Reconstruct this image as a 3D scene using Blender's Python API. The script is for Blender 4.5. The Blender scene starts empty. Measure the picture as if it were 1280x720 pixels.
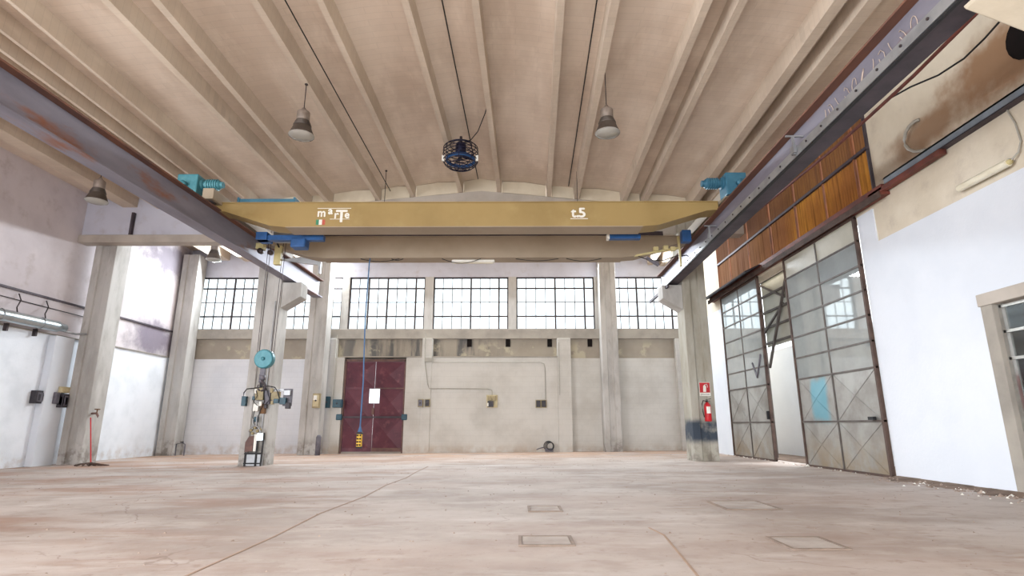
import bpy, bmesh, math, random
from mathutils import Vector, Matrix
random.seed(7)
SC = bpy.context.scene
COL = SC.collection
# ---------------------------------------------------------------- camera
F_PX = 701.0
cd = bpy.data.cameras.new('camera'); cam = bpy.data.objects.new('camera', cd); COL.objects.link(cam)
cd.sensor_fit = 'HORIZONTAL'; cd.sensor_width = 36.0; cd.lens = 36.0 * F_PX / 1280.0; cd.clip_end = 300
ay = Vector((5, -171, -F_PX)).normalized()          # world +Y seen in camera axes
az = Vector((0, F_PX * F_PX / 171, -F_PX)).normalized()
ax = ay.cross(az).normalized(); az = ax.cross(ay)
rot = Matrix((ax, ay, az))
cam.matrix_world = Matrix.Translation((0, 0, 1.0)) @ rot.to_4x4()
SC.camera = cam
# ---------------------------------------------------------------- light
w = bpy.data.worlds.new('overcast'); SC.world = w; w.use_nodes = True
wn = w.node_tree.nodes; wl = w.node_tree.links; wn.clear()
wo = wn.new('ShaderNodeOutputWorld'); bg = wn.new('ShaderNodeBackground')
bg.inputs[0].default_value = (0.90, 0.95, 1.0, 1); bg.inputs[1].default_value = 1.7
wl.new(bg.outputs[0], wo.inputs[0])
def area(name, loc, rotation, sx, sy, power, col=(1, 1, 1)):
    l = bpy.data.lights.new(name, 'AREA'); l.shape = 'RECTANGLE'; l.size = sx; l.size_y = sy
    l.energy = power; l.color = col
    o = bpy.data.objects.new(name, l); o.location = loc; o.rotation_euler = rotation; COL.objects.link(o)
    return o
# unseen area lamps added in place of daylight to brighten the hall
area('side_fill', (-13.0, -3, 3.4), (math.radians(90), 0, math.radians(-90)), 9.6, 6.4, 2000, (0.93, 0.965, 1.0))  # added at the unseen open left side, brightens the right wall
area('window_fill', (-3.2, 21.6, 6.95), (math.radians(-68), 0, 0), 18, 0.4, 1300, (0.86, 0.94, 1.0))  # added strip inside the hall above the windows, stands in for their daylight
area('gate_fill', (-1, -7.0, 2.3), (math.radians(90), 0, math.radians(24)), 7, 4.4, 950, (0.95, 0.98, 1.0))  # added before the unseen gate, turned to brighten the left wall
area('next_room_fill', (10.8, 15, 9.0), (0, 0, 0), 4, 9, 1300, (0.93, 0.97, 1.0))  # added above the roofless next room to brighten its wall
SC.view_settings.view_transform = 'Standard'; SC.view_settings.look = 'None'
SC.view_settings.exposure = 0.78; SC.view_settings.gamma = 1.0
SC.view_settings.use_curve_mapping = False

# ================================================================ materials
def lin(c):
    if isinstance(c, str):
        c = [int(c[i:i + 2], 16) / 255 for i in (0, 2, 4)]
    return tuple(x / 12.92 if x <= 0.04045 else ((x + 0.055) / 1.055) ** 2.4 for x in c) + (1,)
class NB:
    def __init__(s, name):
        s.m = bpy.data.materials.new(name); s.m.use_nodes = True
        s.n = s.m.node_tree.nodes; s.l = s.m.node_tree.links; s.n.clear()
        s.out = s.n.new('ShaderNodeOutputMaterial')
        s.geo = s.n.new('ShaderNodeNewGeometry'); s.pos = s.geo.outputs['Position']
        s.sep = None
    def link(s, a, b):
        if isinstance(a, (int, float, tuple)): b.default_value = a
        else: s.l.new(a, b)
    def math(s, op, a, b=0.0, clamp=False):
        x = s.n.new('ShaderNodeMath'); x.operation = op; x.use_clamp = clamp
        s.link(a, x.inputs[0]); s.link(b, x.inputs[1]); return x.outputs[0]
    def xyz(s, i):
        if s.sep is None:
            s.sep = s.n.new('ShaderNodeSeparateXYZ'); s.l.new(s.pos, s.sep.inputs[0])
        return s.sep.outputs[i]
    def noise(s, scale, detail=4, stretch=(1, 1, 1), rough=0.6, off=0.0):
        mp = s.n.new('ShaderNodeMapping'); mp.inputs['Scale'].default_value = stretch
        mp.inputs['Location'].default_value = (off, off * 1.7, off * 0.6)
        s.l.new(s.pos, mp.inputs[0])
        t = s.n.new('ShaderNodeTexNoise'); t.inputs['Scale'].default_value = scale
        t.inputs['Detail'].default_value = detail; t.inputs['Roughness'].default_value = rough
        s.l.new(mp.outputs[0], t.inputs['Vector']); return t.outputs[0]
    def ramp(s, x, lo, hi):
        t = s.n.new('ShaderNodeMapRange'); t.interpolation_type = 'SMOOTHSTEP'
        t.inputs[1].default_value = lo; t.inputs[2].default_value = hi
        s.link(x, t.inputs[0]); return t.outputs[0]
    def mix(s, f, a, b):
        t = s.n.new('ShaderNodeMix'); t.data_type = 'RGBA'
        s.link(f, t.inputs[0]); s.link(a, t.inputs[6]); s.link(b, t.inputs[7]); return t.outputs[2]
    def band(s, axis, lo, hi, soft=0.05, wob=0.0, wscale=2.0):
        x = s.xyz(axis)
        if wob:
            n = s.math('MULTIPLY', s.math('SUBTRACT', s.noise(wscale, 3, off=axis + 3.1), 0.5), wob * 2)
            x = s.math('ADD', x, n)
        a = s.ramp(x, lo - soft, lo + soft); b = s.ramp(x, hi + soft, hi - soft)
        return s.math('MULTIPLY', a, b)
    def blob(s, c, r, wob=0.5, off=0.0):
        d = None
        for i in range(3):
            if r[i] is None: continue
            q = s.math('POWER', s.math('ABSOLUTE', s.math('DIVIDE', s.math('SUBTRACT', s.xyz(i), c[i]), r[i])), 2.0)
            d = q if d is None else s.math('ADD', d, q)
        d = s.math('SQRT', d)
        d = s.math('ADD', d, s.math('MULTIPLY', s.math('SUBTRACT', s.noise(2.2, 5, off=off), 0.5), wob * 2))
        return s.ramp(d, 1.0, 0.35)
    def finish(s, col, rough=0.8, metal=0.0, bump=None, bstr=0.2, bdist=0.02, spec=0.4):
        p = s.n.new('ShaderNodeBsdfPrincipled')
        s.link(col, p.inputs['Base Color']); s.link(rough, p.inputs['Roughness'])
        p.inputs['Metallic'].default_value = metal; p.inputs['Specular IOR Level'].default_value = spec
        if bump is not None:
            b = s.n.new('ShaderNodeBump'); b.inputs['Strength'].default_value = bstr
            b.inputs['Distance'].default_value = bdist
            s.link(bump, b.inputs['Height']); s.l.new(b.outputs[0], p.inputs['Normal'])
        s.l.new(p.outputs[0], s.out.inputs[0]); return s.m
def simple(name, c1, c2=None, scale=3.0, rough=0.7, metal=0.0, bstr=0.15, stretch=(1, 1, 1), lo=0.35, hi=0.7,
           c3=None, s3=14.0, lo3=0.6, hi3=0.75, detail=5):
    b = NB(name); c2 = c2 or c1
    n = b.noise(scale, detail, stretch)
    c = b.mix(b.ramp(n, lo, hi), lin(c1), lin(c2))
    if c3: c = b.mix(b.ramp(b.noise(s3, 5, stretch, off=5.0), lo3, hi3), c, lin(c3))
    return b.finish(c, rough, metal, b.noise(scale * 9, 4, stretch, off=2.0), bstr)

def concrete_floor():
    b = NB('dusty_concrete')
    c = b.mix(b.ramp(b.noise(0.45, 6), 0.38, 0.66), lin('b5aaa3'), lin('988a81'))
    c = b.mix(b.ramp(b.noise(0.9, 6, (0.5, 1.6, 1), off=4), 0.50, 0.72), c, lin('beb6b1'))
    # brown dust swept along the left side and by the back wall
    left = b.ramp(b.xyz(0), 1.0, -8.0)
    d = b.math('MULTIPLY', b.ramp(b.noise(0.6, 6, (0.55, 1.5, 1), off=9), 0.44, 0.66), b.math('ADD', b.math('MULTIPLY', left, 0.62), 0.22))
    c = b.mix(d, c, lin('94705a'))
    back = b.math('MULTIPLY', b.ramp(b.xyz(1), 14.5, 21.0), b.ramp(b.noise(1.2, 5, (0.6, 1.4, 1), off=13), 0.35, 0.6))
    c = b.mix(b.math('MULTIPLY', back, 0.7), c, lin('b08d72'))
    c = b.mix(b.math('MULTIPLY', b.ramp(b.noise(2.6, 7, (0.7, 1.3, 1), off=15), 0.5, 0.72), 0.45), c, lin('917d70'))
    c = b.mix(b.math('MULTIPLY', b.ramp(b.noise(1.9, 7, (0.6, 1.5, 1), off=19), 0.55, 0.7), 0.38), c, lin('c8c0bb'))
    c = b.mix(b.math('MULTIPLY', b.ramp(b.noise(7, 6, off=1), 0.56, 0.74), 0.55), c, lin('8a7466'))
    c = b.mix(b.math('MULTIPLY', b.ramp(b.noise(34, 3, off=3), 0.66, 0.74), 0.55), c, lin('7a6353'))
    # hairline cracks
    v = b.n.new('ShaderNodeTexVoronoi'); v.feature = 'DISTANCE_TO_EDGE'; v.inputs['Scale'].default_value = 0.33
    mp = b.n.new('ShaderNodeVectorMath'); mp.operation = 'ADD'
    nz = b.n.new('ShaderNodeTexNoise'); nz.inputs['Scale'].default_value = 1.3; nz.inputs['Detail'].default_value = 5
    b.l.new(b.pos, nz.inputs['Vector']); b.l.new(nz.outputs[1], mp.inputs[0]); b.l.new(b.pos, mp.inputs[1])
    b.l.new(mp.outputs[0], v.inputs['Vector'])
    crack = b.math('MULTIPLY', b.ramp(v.outputs['Distance'], 0.006, 0.001), b.ramp(b.noise(0.5, 2, off=6), 0.45, 0.62))
    c = b.mix(b.math('MULTIPLY', crack, 0.55), c, lin('7d685c'))
    h = b.math('ADD', b.math('MULTIPLY', b.noise(1.5, 6), 0.8), b.math('MULTIPLY', b.noise(28, 4), 0.12))
    return b.finish(c, 0.72, 0, h, 0.35, 0.03, 0.3)
def roof_concrete(name, c1, c2, c3):
    b = NB(name)
    c = b.mix(b.ramp(b.noise(0.7, 6, (1.2, 0.6, 1)), 0.35, 0.68), lin(c1), lin(c2))
    c = b.mix(b.math('MULTIPLY', b.ramp(b.noise(3.0, 6, (1, 0.3, 1), off=3), 0.5, 0.75), 0.5), c, lin(c3))
    # formwork board imprints
    br = b.n.new('ShaderNodeTexBrick'); br.inputs['Scale'].default_value = 1.0
    br.inputs['Brick Width'].default_value = 0.9; br.inputs['Row Height'].default_value = 0.16
    br.inputs['Mortar Size'].default_value = 0.006; br.inputs['Mortar Smooth'].default_value = 0.4
    br.inputs['Color1'].default_value = (1, 1, 1, 1); br.inputs['Color2'].default_value = (0.86, 0.86, 0.86, 1)
    br.inputs['Mortar'].default_value = (0.55, 0.55, 0.55, 1)
    b.l.new(b.pos, br.inputs['Vector'])
    mm = b.n.new('ShaderNodeMix'); mm.data_type = 'RGBA'; mm.blend_type = 'MULTIPLY'
    mm.inputs[0].default_value = 0.28
    b.l.new(c, mm.inputs[6]); b.l.new(br.outputs[0], mm.inputs[7])
    return b.finish(mm.outputs[2], 0.9, 0, b.noise(14, 5, (1, 0.4, 1)), 0.2)
def plaster(name, upper, upper2, white, zline, extra=None, wob=0.03, stain=True):
    b = NB(name)
    c = b.mix(b.ramp(b.noise(0.5, 6), 0.35, 0.68), lin(upper), lin(upper2))
    if stain: c = b.mix(b.math('MULTIPLY', b.ramp(b.noise(2.4, 6, off=3), 0.52, 0.8), 0.4), c, lin('98877d'))
    if extra: c = extra(b, c)
    if zline is not None:
        wcol = b.mix(b.ramp(b.noise(1.1, 5, off=7), 0.4, 0.75), lin(white), lin('dde3ea'))
        lowdirt = b.math('MULTIPLY', b.ramp(b.xyz(2), 0.45, 0.0), b.ramp(b.noise(3, 5, off=2), 0.4, 0.7))
        wcol = b.mix(b.math('MULTIPLY', lowdirt, 0.5), wcol, lin('b5a497'))
        c = b.mix(b.band(2, -1, zline, 0.012, wob, 1.4), c, wcol)
    return b.finish(c, 0.85, 0, b.noise(16, 6), 0.18)

def ex_left(b, c):
    s = b.blob((-13.3, 20.4, 4.1), (None, 1.9, 0.9), 0.5, 4)
    c = b.mix(b.math('MULTIPLY', s, 0.75), c, lin('5d5268'))
    s = b.blob((-13.3, 20.8, 7.2), (None, 2.4, 0.9), 0.6, 8)  # shadow in the upper back corner, painted into the plaster
    return b.mix(b.math('MULTIPLY', s, 0.7), c, lin('5c5466'))
def ex_right(b, c):
    # soot and rust blown from the flue hole, spreading away down the wall
    s = b.blob((6.85, 6.9, 6.0), (None, 1.5, 0.75), 0.5, 2)
    c = b.mix(b.math('MULTIPLY', s, 0.85), c, lin('8e6540'))
    s = b.blob((6.85, 8.6, 5.75), (None, 1.3, 0.42), 0.45, 5)
    c = b.mix(b.math('MULTIPLY', s, 0.8), c, lin('8a6544'))
    s = b.blob((6.85, 9.4, 5.5), (None, 0.9, 0.35), 0.5, 9)
    return b.mix(b.math('MULTIPLY', s, 0.45), c, lin('6d5138'))
def ex_band(b, c):
    st = b.ramp(b.noise(1.6, 5, (1.6, 1, 0.25), off=3), 0.44, 0.62)
    m = b.math('MULTIPLY', st, b.band(0, -6.9, -1.0, 0.9))
    c = b.mix(b.math('MULTIPLY', m, 0.8), c, lin('4a4c50'))
    pk = b.ramp(b.noise(1.3, 6, off=6), 0.54, 0.6)
    c = b.mix(b.math('MULTIPLY', b.math('MULTIPLY', pk, b.band(2, 3.4, 4.1, 0.2)), 0.6), c, lin('c2b9a0'))
    return c
def col_mat(name, c1, c2, extra=None):
    b = NB(name)
    c = b.mix(b.ramp(b.noise(1.8, 5, (1, 1, 0.35)), 0.36, 0.68), lin(c1), lin(c2))
    c = b.mix(b.math('MULTIPLY', b.ramp(b.noise(6, 6, (1, 1, 0.3), off=3), 0.56, 0.78), 0.5), c, lin('857c72'))
    ft = b.math('MULTIPLY', b.ramp(b.xyz(2), 0.7, 0.1), b.ramp(b.noise(4, 5, off=12), 0.42, 0.6))
    c = b.mix(b.math('MULTIPLY', ft, 0.65), c, lin('6f675f'))
    if extra: c = extra(b, c)
    return b.finish(c, 0.85, 0, b.noise(20, 5, (1, 1, 0.25)), 0.2)
def ex_blue(b, c):
    m = b.band(2, 0.55, 1.12, 0.1, 0.06, 4)
    return b.mix(b.math('MULTIPLY', m, b.ramp(b.noise(3, 4), 0.15, 0.5)), c, lin('39424e'))
MT = {}
MT['floor'] = concrete_floor()
MT['roof'] = roof_concrete('roof_concrete', 'decdbc', 'c9b6a4', 'e8d9c8')
MT['rib'] = roof_concrete('rib_concrete', 'd3c3b0', 'bfae9c', 'decfbd')
MT['left'] = plaster('left_plaster', 'dad2d4', 'c6bdc0', 'eef3fa', 3.52, ex_left)
MT['right'] = plaster('right_plaster', 'dcd2c0', 'cabeaa', 'f0f2f6', None, ex_right)
MT['white'] = plaster('white_paint', 'dde1e8', 'd4d9e1', 'f0f2f6', None, stain=False)
MT['backupper'] = plaster('back_plaster', 'c9cad6', 'b9bac6', 'e6e6e4', None)
MT['band'] = plaster('band_concrete', 'a59c8e', '938a7e', 'e6e6e4', None, ex_band)
MT['bandledge'] = simple('ledge_concrete', 'a39c92', '8e8880', 1.4, 0.85)
def backwhite():
    b = NB('back_white')
    c = b.mix(b.ramp(b.noise(0.8, 6), 0.38, 0.72), b.mix(b.ramp(b.xyz(0), -6.9, -7.4), lin('c9c6c0'), lin('dcdde1')), b.mix(b.ramp(b.xyz(0), -6.9, -7.4), lin('b8b4ad'), lin('cfd1d6')))
    br = b.n.new('ShaderNodeTexBrick'); br.inputs['Scale'].default_value = 1.0
    mp = b.n.new('ShaderNodeMapping'); mp.inputs['Rotation'].default_value = (math.radians(90), 0, 0)
    b.l.new(b.pos, mp.inputs[0]); b.l.new(mp.outputs[0], br.inputs['Vector'])
    br.inputs['Brick Width'].default_value = 0.5; br.inputs['Row Height'].default_value = 0.2
    br.inputs['Mortar Size'].default_value = 0.008
    br.inputs['Color1'].default_value = (1, 1, 1, 1); br.inputs['Color2'].default_value = (0.97, 0.97, 0.97, 1)
    br.inputs['Mortar'].default_value = (0.86, 0.86, 0.86, 1)
    mm = b.n.new('ShaderNodeMix'); mm.data_type = 'RGBA'; mm.blend_type = 'MULTIPLY'; mm.inputs[0].default_value = 0.5
    b.l.new(c, mm.inputs[6]); b.l.new(br.outputs[0], mm.inputs[7])
    c = mm.outputs[2]
    d = b.math('MULTIPLY', b.ramp(b.xyz(2), 0.4, 0.02), b.ramp(b.noise(3, 5, off=2), 0.35, 0.65))
    c = b.mix(b.math('MULTIPLY', d, 0.6), c, lin('a8927e'))
    return b.finish(c, 0.85, 0, b.noise(12, 5), 0.12)
MT['backwhite'] = backwhite()
MT['column'] = col_mat('column_concrete', 'bcb9b5', 'a09c97')
MT['columnblue'] = col_mat('column_concrete_painted', 'aba79c', '969082', ex_blue)
MT['beamconc'] = simple('beam_concrete', 'b9b0a6', 'a59c92', 1.2, 0.88)
MT['cream'] = simple('cream_strip', 'd8cdb8', 'c9bca6', 1.2, 0.9)
MT['yellow'] = simple('crane_yellow', '9a8252', '8d7648', 0.8, 0.5, 0, 0.03, (1, 1, 1), c3='a5905f', s3=1.5, lo3=0.5, hi3=0.8)
MT['yellow2'] = simple('crane_yellow_dull', '9e8f7c', '92836f', 0.8, 0.6, 0, 0.03)
MT['pale'] = simple('pale_yellow_paint', 'cdbf8c', 'b5a878', 2, 0.5, 0, 0.03)
MT['rail'] = simple('rail_steel', '8a8792', '716d78', 1.1, 0.55, 0.25, 0.08, (1, 0.3, 1), c3='8a5a42', s3=2.2, lo3=0.56, hi3=0.74)
MT['railrust'] = simple('rusty_flange', '7c5340', '5a4440', 1.6, 0.75, 0.1, 0.15, (1, 0.4, 1))
MT['raildark'] = simple('dark_flange', '534a50', '3f383e', 2, 0.6, 0.3, 0.1)
MT['galv'] = simple('galvanised_plate', 'a9aaac', '8f9194', 2.5, 0.45, 0.6, 0.05)
MT['black'] = simple('black_rubber', '1a1a1c', '232326', 3, 0.6)
MT['darkmetal'] = simple('dark_metal', '3a3436', '4a4040', 5, 0.5, 0.5)
MT['blue'] = simple('blue_paint', '36677e', '42748a', 5, 0.45, 0.1, 0.06)
MT['turq'] = simple('turquoise_paint', '39747f', '4a828b', 7, 0.45, 0.1, 0.06)
MT['deepblue'] = simple('deep_blue_paint', '2a568c', '234a7a', 5, 0.45, 0.1, 0.06)
MT['teal'] = simple('dark_teal_enamel', '224452', '2c5464', 5, 0.4)
MT['whitepaint'] = simple('white_enamel', 'e9e7e0', 'dcd8ce', 6, 0.4)
MT['red'] = simple('red_enamel', 'c4202a', 'b01b24', 6, 0.3)
MT['redsign'] = simple('red_sign', 'b8222c', 'a81d26', 6, 0.4)
MT['green'] = simple('flag_green', '3f8a68', '36795c', 6, 0.5)
MT['flagred'] = simple('flag_red', 'b85a48', 'a84e3e', 6, 0.5)
MT['redcable'] = simple('red_brown_pipe', '7a3f34', '5f3430', 4, 0.6)
MT['brownsteel'] = simple('brown_channel', '7a4136', '5c3630', 3, 0.6, 0.2)
MT['bluegrey'] = simple('blue_grey_channel', '8b96a2', '79828d', 3, 0.5, 0.3, 0.06)
MT['doorpurple'] = simple('maroon_steel', '63333f', '502a36', 1.6, 0.5, 0.15, 0.08, c3='7e4a50', s3=3, lo3=0.55, hi3=0.8)
MT['doorframe'] = simple('rusty_frame', '7a5c54', '5e4a48', 4, 0.7, 0.2, 0.15)
MT['leafframe'] = simple('leaf_frame_steel', '6a6460', '584f4b', 4, 0.6, 0.4, 0.1)
MT['leafrust'] = simple('leaf_frame_rust', '5f4d45', '4a3b36', 4, 0.75, 0.2, 0.15)
def leafpanel():
    b = NB('weathered_sheet')
    c = b.mix(b.ramp(b.noise(1.6, 6), 0.35, 0.7), lin('a9a8a4'), lin('8d8983'))
    m = b.math('MULTIPLY', b.ramp(b.xyz(2), 1.0, 0.1), b.ramp(b.noise(2.2, 5, off=4), 0.3, 0.6))
    c = b.mix(b.math('MULTIPLY', m, 0.8), c, lin('97866e'))
    t = b.math('MULTIPLY', b.band(1, 12.5, 13.15, 0.1, 0.1, 3), b.band(2, 1.08, 2.0, 0.12, 0.1, 3))
    c = b.mix(b.math('MULTIPLY', t, 0.65), c, lin('5fb2c8'))
    return b.finish(c, 0.5, 0.35, b.noise(9, 5), 0.1)
MT['leafpanel'] = leafpanel()
def glassmat(name, tint, transp, rough=0.06, ior=1.45, dirt=0.5, glossmix=0.3, trl=0.5):
    b = NB(name)
    tr = b.n.new('ShaderNodeBsdfTransparent'); tr.inputs[0].default_value = (0.92, 0.97, 0.98, 1)
    df = b.n.new('ShaderNodeBsdfDiffuse'); df.inputs[0].default_value = lin(tint)
    tl = b.n.new('ShaderNodeBsdfTranslucent'); tl.inputs[0].default_value = lin(tint)
    m0 = b.n.new('ShaderNodeMixShader'); m0.inputs[0].default_value = trl
    b.l.new(df.outputs[0], m0.inputs[1]); b.l.new(tl.outputs[0], m0.inputs[2])
    m1 = b.n.new('ShaderNodeMixShader')
    f = b.math('ADD', b.math('MULTIPLY', b.ramp(b.noise(1.8, 5), 0.3, 0.75), dirt * 0.3), 1 - transp)
    b.l.new(f, m1.inputs[0]); b.l.new(tr.outputs[0], m1.inputs[1]); b.l.new(m0.outputs[0], m1.inputs[2])
    gl = b.n.new('ShaderNodeBsdfGlossy'); gl.inputs['Roughness'].default_value = rough
    fr = b.n.new('ShaderNodeFresnel'); fr.inputs[0].default_value = ior
    m2 = b.n.new('ShaderNodeMixShader')
    b.l.new(b.math('ADD', b.math('MULTIPLY', fr.outputs[0], 1.0), glossmix * 0.3, True), m2.inputs[0])
    b.l.new(m1.outputs[0], m2.inputs[1]); b.l.new(gl.outputs[0], m2.inputs[2])
    b.l.new(m2.outputs[0], b.out.inputs[0]); return b.m
MT['pane'] = glassmat('window_glass', 'e8f2f2', 0.96, dirt=0.15)
MT['leafglass'] = glassmat('dirty_leaf_glass', 'e4ecec', 0.42, 0.03, 1.6, 0.4, 1.0, 0.2)
MT['frost'] = simple('opaque_beige_pane', 'b9b5a6', 'aaa697', 1.5, 0.35)
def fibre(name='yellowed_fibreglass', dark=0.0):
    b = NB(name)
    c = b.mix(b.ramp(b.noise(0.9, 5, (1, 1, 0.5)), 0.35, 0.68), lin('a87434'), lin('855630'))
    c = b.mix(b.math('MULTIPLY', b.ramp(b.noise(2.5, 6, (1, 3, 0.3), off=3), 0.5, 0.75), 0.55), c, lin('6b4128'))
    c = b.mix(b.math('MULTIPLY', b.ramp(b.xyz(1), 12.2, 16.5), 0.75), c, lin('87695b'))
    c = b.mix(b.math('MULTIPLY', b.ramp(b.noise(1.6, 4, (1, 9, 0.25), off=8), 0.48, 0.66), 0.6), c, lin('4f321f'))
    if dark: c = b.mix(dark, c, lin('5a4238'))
    df = b.n.new('ShaderNodeBsdfDiffuse'); tl = b.n.new('ShaderNodeBsdfTranslucent')
    b.link(c, df.inputs[0]); b.link(c, tl.inputs[0])
    m = b.n.new('ShaderNodeMixShader'); m.inputs[0].default_value = 0.07
    b.l.new(df.outputs[0], m.inputs[1]); b.l.new(tl.outputs[0], m.inputs[2]); b.l.new(m.outputs[0], b.out.inputs[0])
    return b.m
MT['fibre'] = fibre(); MT['fibreshade'] = fibre('shaded_fibreglass', 0.6)  # second copy has the upper row's shade mixed into its colour
MT['fibrerust'] = simple('rusty_upper_sheet', '8a5636', '6d4632', 1.5, 0.8, 0, 0.1)
MT['lampbody'] = simple('lamp_housing', '8b7f76', '75695f', 5, 0.5, 0.3)
MT['lampneck'] = simple('lamp_neck', '5c534c', '4c433d', 5, 0.5, 0.4)
MT['reflector'] = simple('aluminium_reflector', 'e9e2d2', 'efe9dc', 5, 0.3, 0.9, 0.02)
MT['lampglass'] = glassmat('lamp_glass', 'fffcf4', 0.45, 0.12, 1.4, 0.3, 0.1)
MT['fanmetal'] = simple('fan_blue_black', '23233c', '1c1c2c', 5, 0.4, 0.5)
MT['tube'] = simple('fluorescent_tube_cover', 'e6e0cc', 'd8d0b8', 4, 0.3)
MT['box_grey'] = simple('grey_enamel_box', '6b6870', '56535c', 6, 0.5)
MT['box_dark'] = simple('dark_switch_box', '38343a', '2a282e', 6, 0.5)
MT['box_tan'] = simple('tan_box', 'a39572', '8c7e5e', 6, 0.5)
MT['yellowlabel'] = simple('faded_yellow_label', 'c9bc98', 'b8aa86', 6, 0.6)
MT['wood'] = simple('brown_wood', '7a5a3c', '65482e', 5, 0.7)
MT['conduit'] = simple('grey_conduit', 'aaa69c', '98948a', 4, 0.5)
MT['duct'] = simple('galvanised_duct', 'bcc6ca', 'a6b0b4', 3, 0.28, 0.85, 0.04)
MT['rubble'] = simple('rubble', 'a49488', '7d6c60', 6, 0.95)
MT['dirt'] = simple('dirt_and_floor_shade', '7d6a5c', '5e4e43', 3, 0.95, 0, 0.6)  # brown of the dirt bank, also carries the next-room floor shade
MT['hatch'] = simple('hatch_concrete', 'afa59e', '9a8e86', 3, 0.8)
MT['hatchframe'] = simple('hatch_frame', '8e7e72', '7c6d62', 5, 0.8, 0.2)
MT['joint'] = simple('joint_filler', 'a48d7c', '96806f', 5, 0.95)
MT['asphalt'] = simple('outside_ground', 'a8a49e', '928e88', 1, 0.9)
MT['mop'] = simple('mop_strands', '5e4a40', '43352e', 20, 0.95, 0, 0.6)
MT['chalk'] = simple('chalk', 'bba99c', 'a8978b', 9, 0.9)
MT['hole'] = simple('hole_black', '140c0c', '0c0808', 5, 1.0)  # flat black in place of the unlit depth of vents and flue
MT['yellowpendant'] = simple('pendant_yellow', 'd8aa2a', 'c2961f', 5, 0.4)
MT['bluecable'] = simple('blue_cable', '4a6f98', '3d5f86', 5, 0.5)
MT['alu'] = simple('aluminium_profile', 'a9a7a2', '97958f', 5, 0.35, 0.6)

# ================================================================ geometry helpers
class G:
    def __init__(s): s.v = []; s.f = []; s.sm = []; s.mi = []; s.cur = 0
    def add(s, vs, fs, smooth=False):
        o = len(s.v); s.v += [Vector(v) for v in vs]
        for f in fs: s.f.append([i + o for i in f]); s.sm.append(smooth); s.mi.append(s.cur)
        return s
    def box(s, x0, x1, y0, y1, z0, z1):
        return s.add([(x, y, z) for z in (z0, z1) for y in (y0, y1) for x in (x0, x1)],
                     [(0, 2, 3, 1), (4, 5, 7, 6), (0, 1, 5, 4), (2, 6, 7, 3), (0, 4, 6, 2), (1, 3, 7, 5)])
    def cbox(s, c, d):
        return s.box(c[0] - d[0] / 2, c[0] + d[0] / 2, c[1] - d[1] / 2, c[1] + d[1] / 2, c[2] - d[2] / 2, c[2] + d[2] / 2)
    def bar(s, a, b, wx, wz, up=(0, 0, 1)):
        a = Vector(a); b = Vector(b); d = (b - a).normalized(); u = Vector(up)
        r = d.cross(u)
        if r.length < 1e-4: r = d.cross(Vector((1, 0, 0)))
        r.normalize(); u = r.cross(d)
        vs = []
        for p in (a, b):
            for i, j in ((-1, -1), (1, -1), (1, 1), (-1, 1)): vs.append(p + r * i * wx / 2 + u * j * wz / 2)
        return s.add(vs, [(3, 2, 1, 0), (4, 5, 6, 7), (0, 1, 5, 4), (1, 2, 6, 5), (2, 3, 7, 6), (3, 0, 4, 7)])
    def loft(s, secs, closed=True):
        n = len(secs[0]); vs = [v for q in secs for v in q]; fs = []
        for k in range(len(secs) - 1):
            for i in range(n if closed else n - 1):
                j = (i + 1) % n; fs.append((k * n + i, k * n + j, (k + 1) * n + j, (k + 1) * n + i))
        if closed: fs.append(tuple(range(n))[::-1]); fs.append(tuple((len(secs) - 1) * n + i for i in range(n)))
        return s.add(vs, fs)
    def prism(s, pts, axis, a, b):
        def mk(t):
            out = []
            for p in pts:
                q = [0, 0, 0]; k = [i for i in range(3) if i != axis]
                q[k[0]], q[k[1]] = p; q[axis] = t; out.append(tuple(q))
            return out
        return s.loft([mk(a), mk(b)])
    def tube(s, pts, r, n=8, caps=True):
        pts = [Vector(p) for p in pts]; m = len(pts); rings = []
        ref = None
        for i, p in enumerate(pts):
            d = (pts[min(i + 1, m - 1)] - pts[max(i - 1, 0)]).normalized()
            if ref is None:
                ref = Vector((0, 0, 1)) if abs(d.z) < 0.9 else Vector((1, 0, 0))
            a = d.cross(ref).normalized(); bb = d.cross(a).normalized(); ref = -bb if False else ref
            rr = r[i] if isinstance(r, (list, tuple)) else r
            rings.append([p + (a * math.cos(2 * math.pi * k / n) + bb * math.sin(2 * math.pi * k / n)) * rr for k in range(n)])
        vs = [v for q in rings for v in q]; fs = []
        for k in range(m - 1):
            for i in range(n):
                j = (i + 1) % n; fs.append((k * n + i, k * n + j, (k + 1) * n + j, (k + 1) * n + i))
        s.add(vs, fs, True)
        if caps:
            s.add(rings[0], [tuple(range(n))]); s.add(rings[-1], [tuple(range(n))[::-1]])
        return s
    def lathe(s, prof, c, axis=2, n=24, smooth=True):
        rings = []
        for (r, h) in prof:
            ring = []
            for k in range(n):
                a = 2 * math.pi * k / n; p = [0, 0, 0]
                i, j = [q for q in range(3) if q != axis]
                p[i] = c[i] + r * math.cos(a); p[j] = c[j] + r * math.sin(a); p[axis] = c[axis] + h
                ring.append(tuple(p))
            rings.append(ring)
        vs = [v for q in rings for v in q]; fs = []
        for k in range(len(rings) - 1):
            for i in range(n):
                j = (i + 1) % n; fs.append((k * n + i, k * n + j, (k + 1) * n + j, (k + 1) * n + i))
        return s.add(vs, fs, smooth)
    def mesh(s, name, mats, off=Vector((0, 0, 0))):
        me = bpy.data.meshes.new(name)
        me.from_pydata([tuple(v - off) for v in s.v], [], s.f)
        for m in (mats if isinstance(mats, (list, tuple)) else [mats]): me.materials.append(MT[m] if isinstance(m, str) else m)
        me.polygons.foreach_set('use_smooth', s.sm); me.polygons.foreach_set('material_index', s.mi)
        me.update(); return me
WL = {}
def wloc(o): return WL.get(o.name, Vector((0, 0, 0)))
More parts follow.
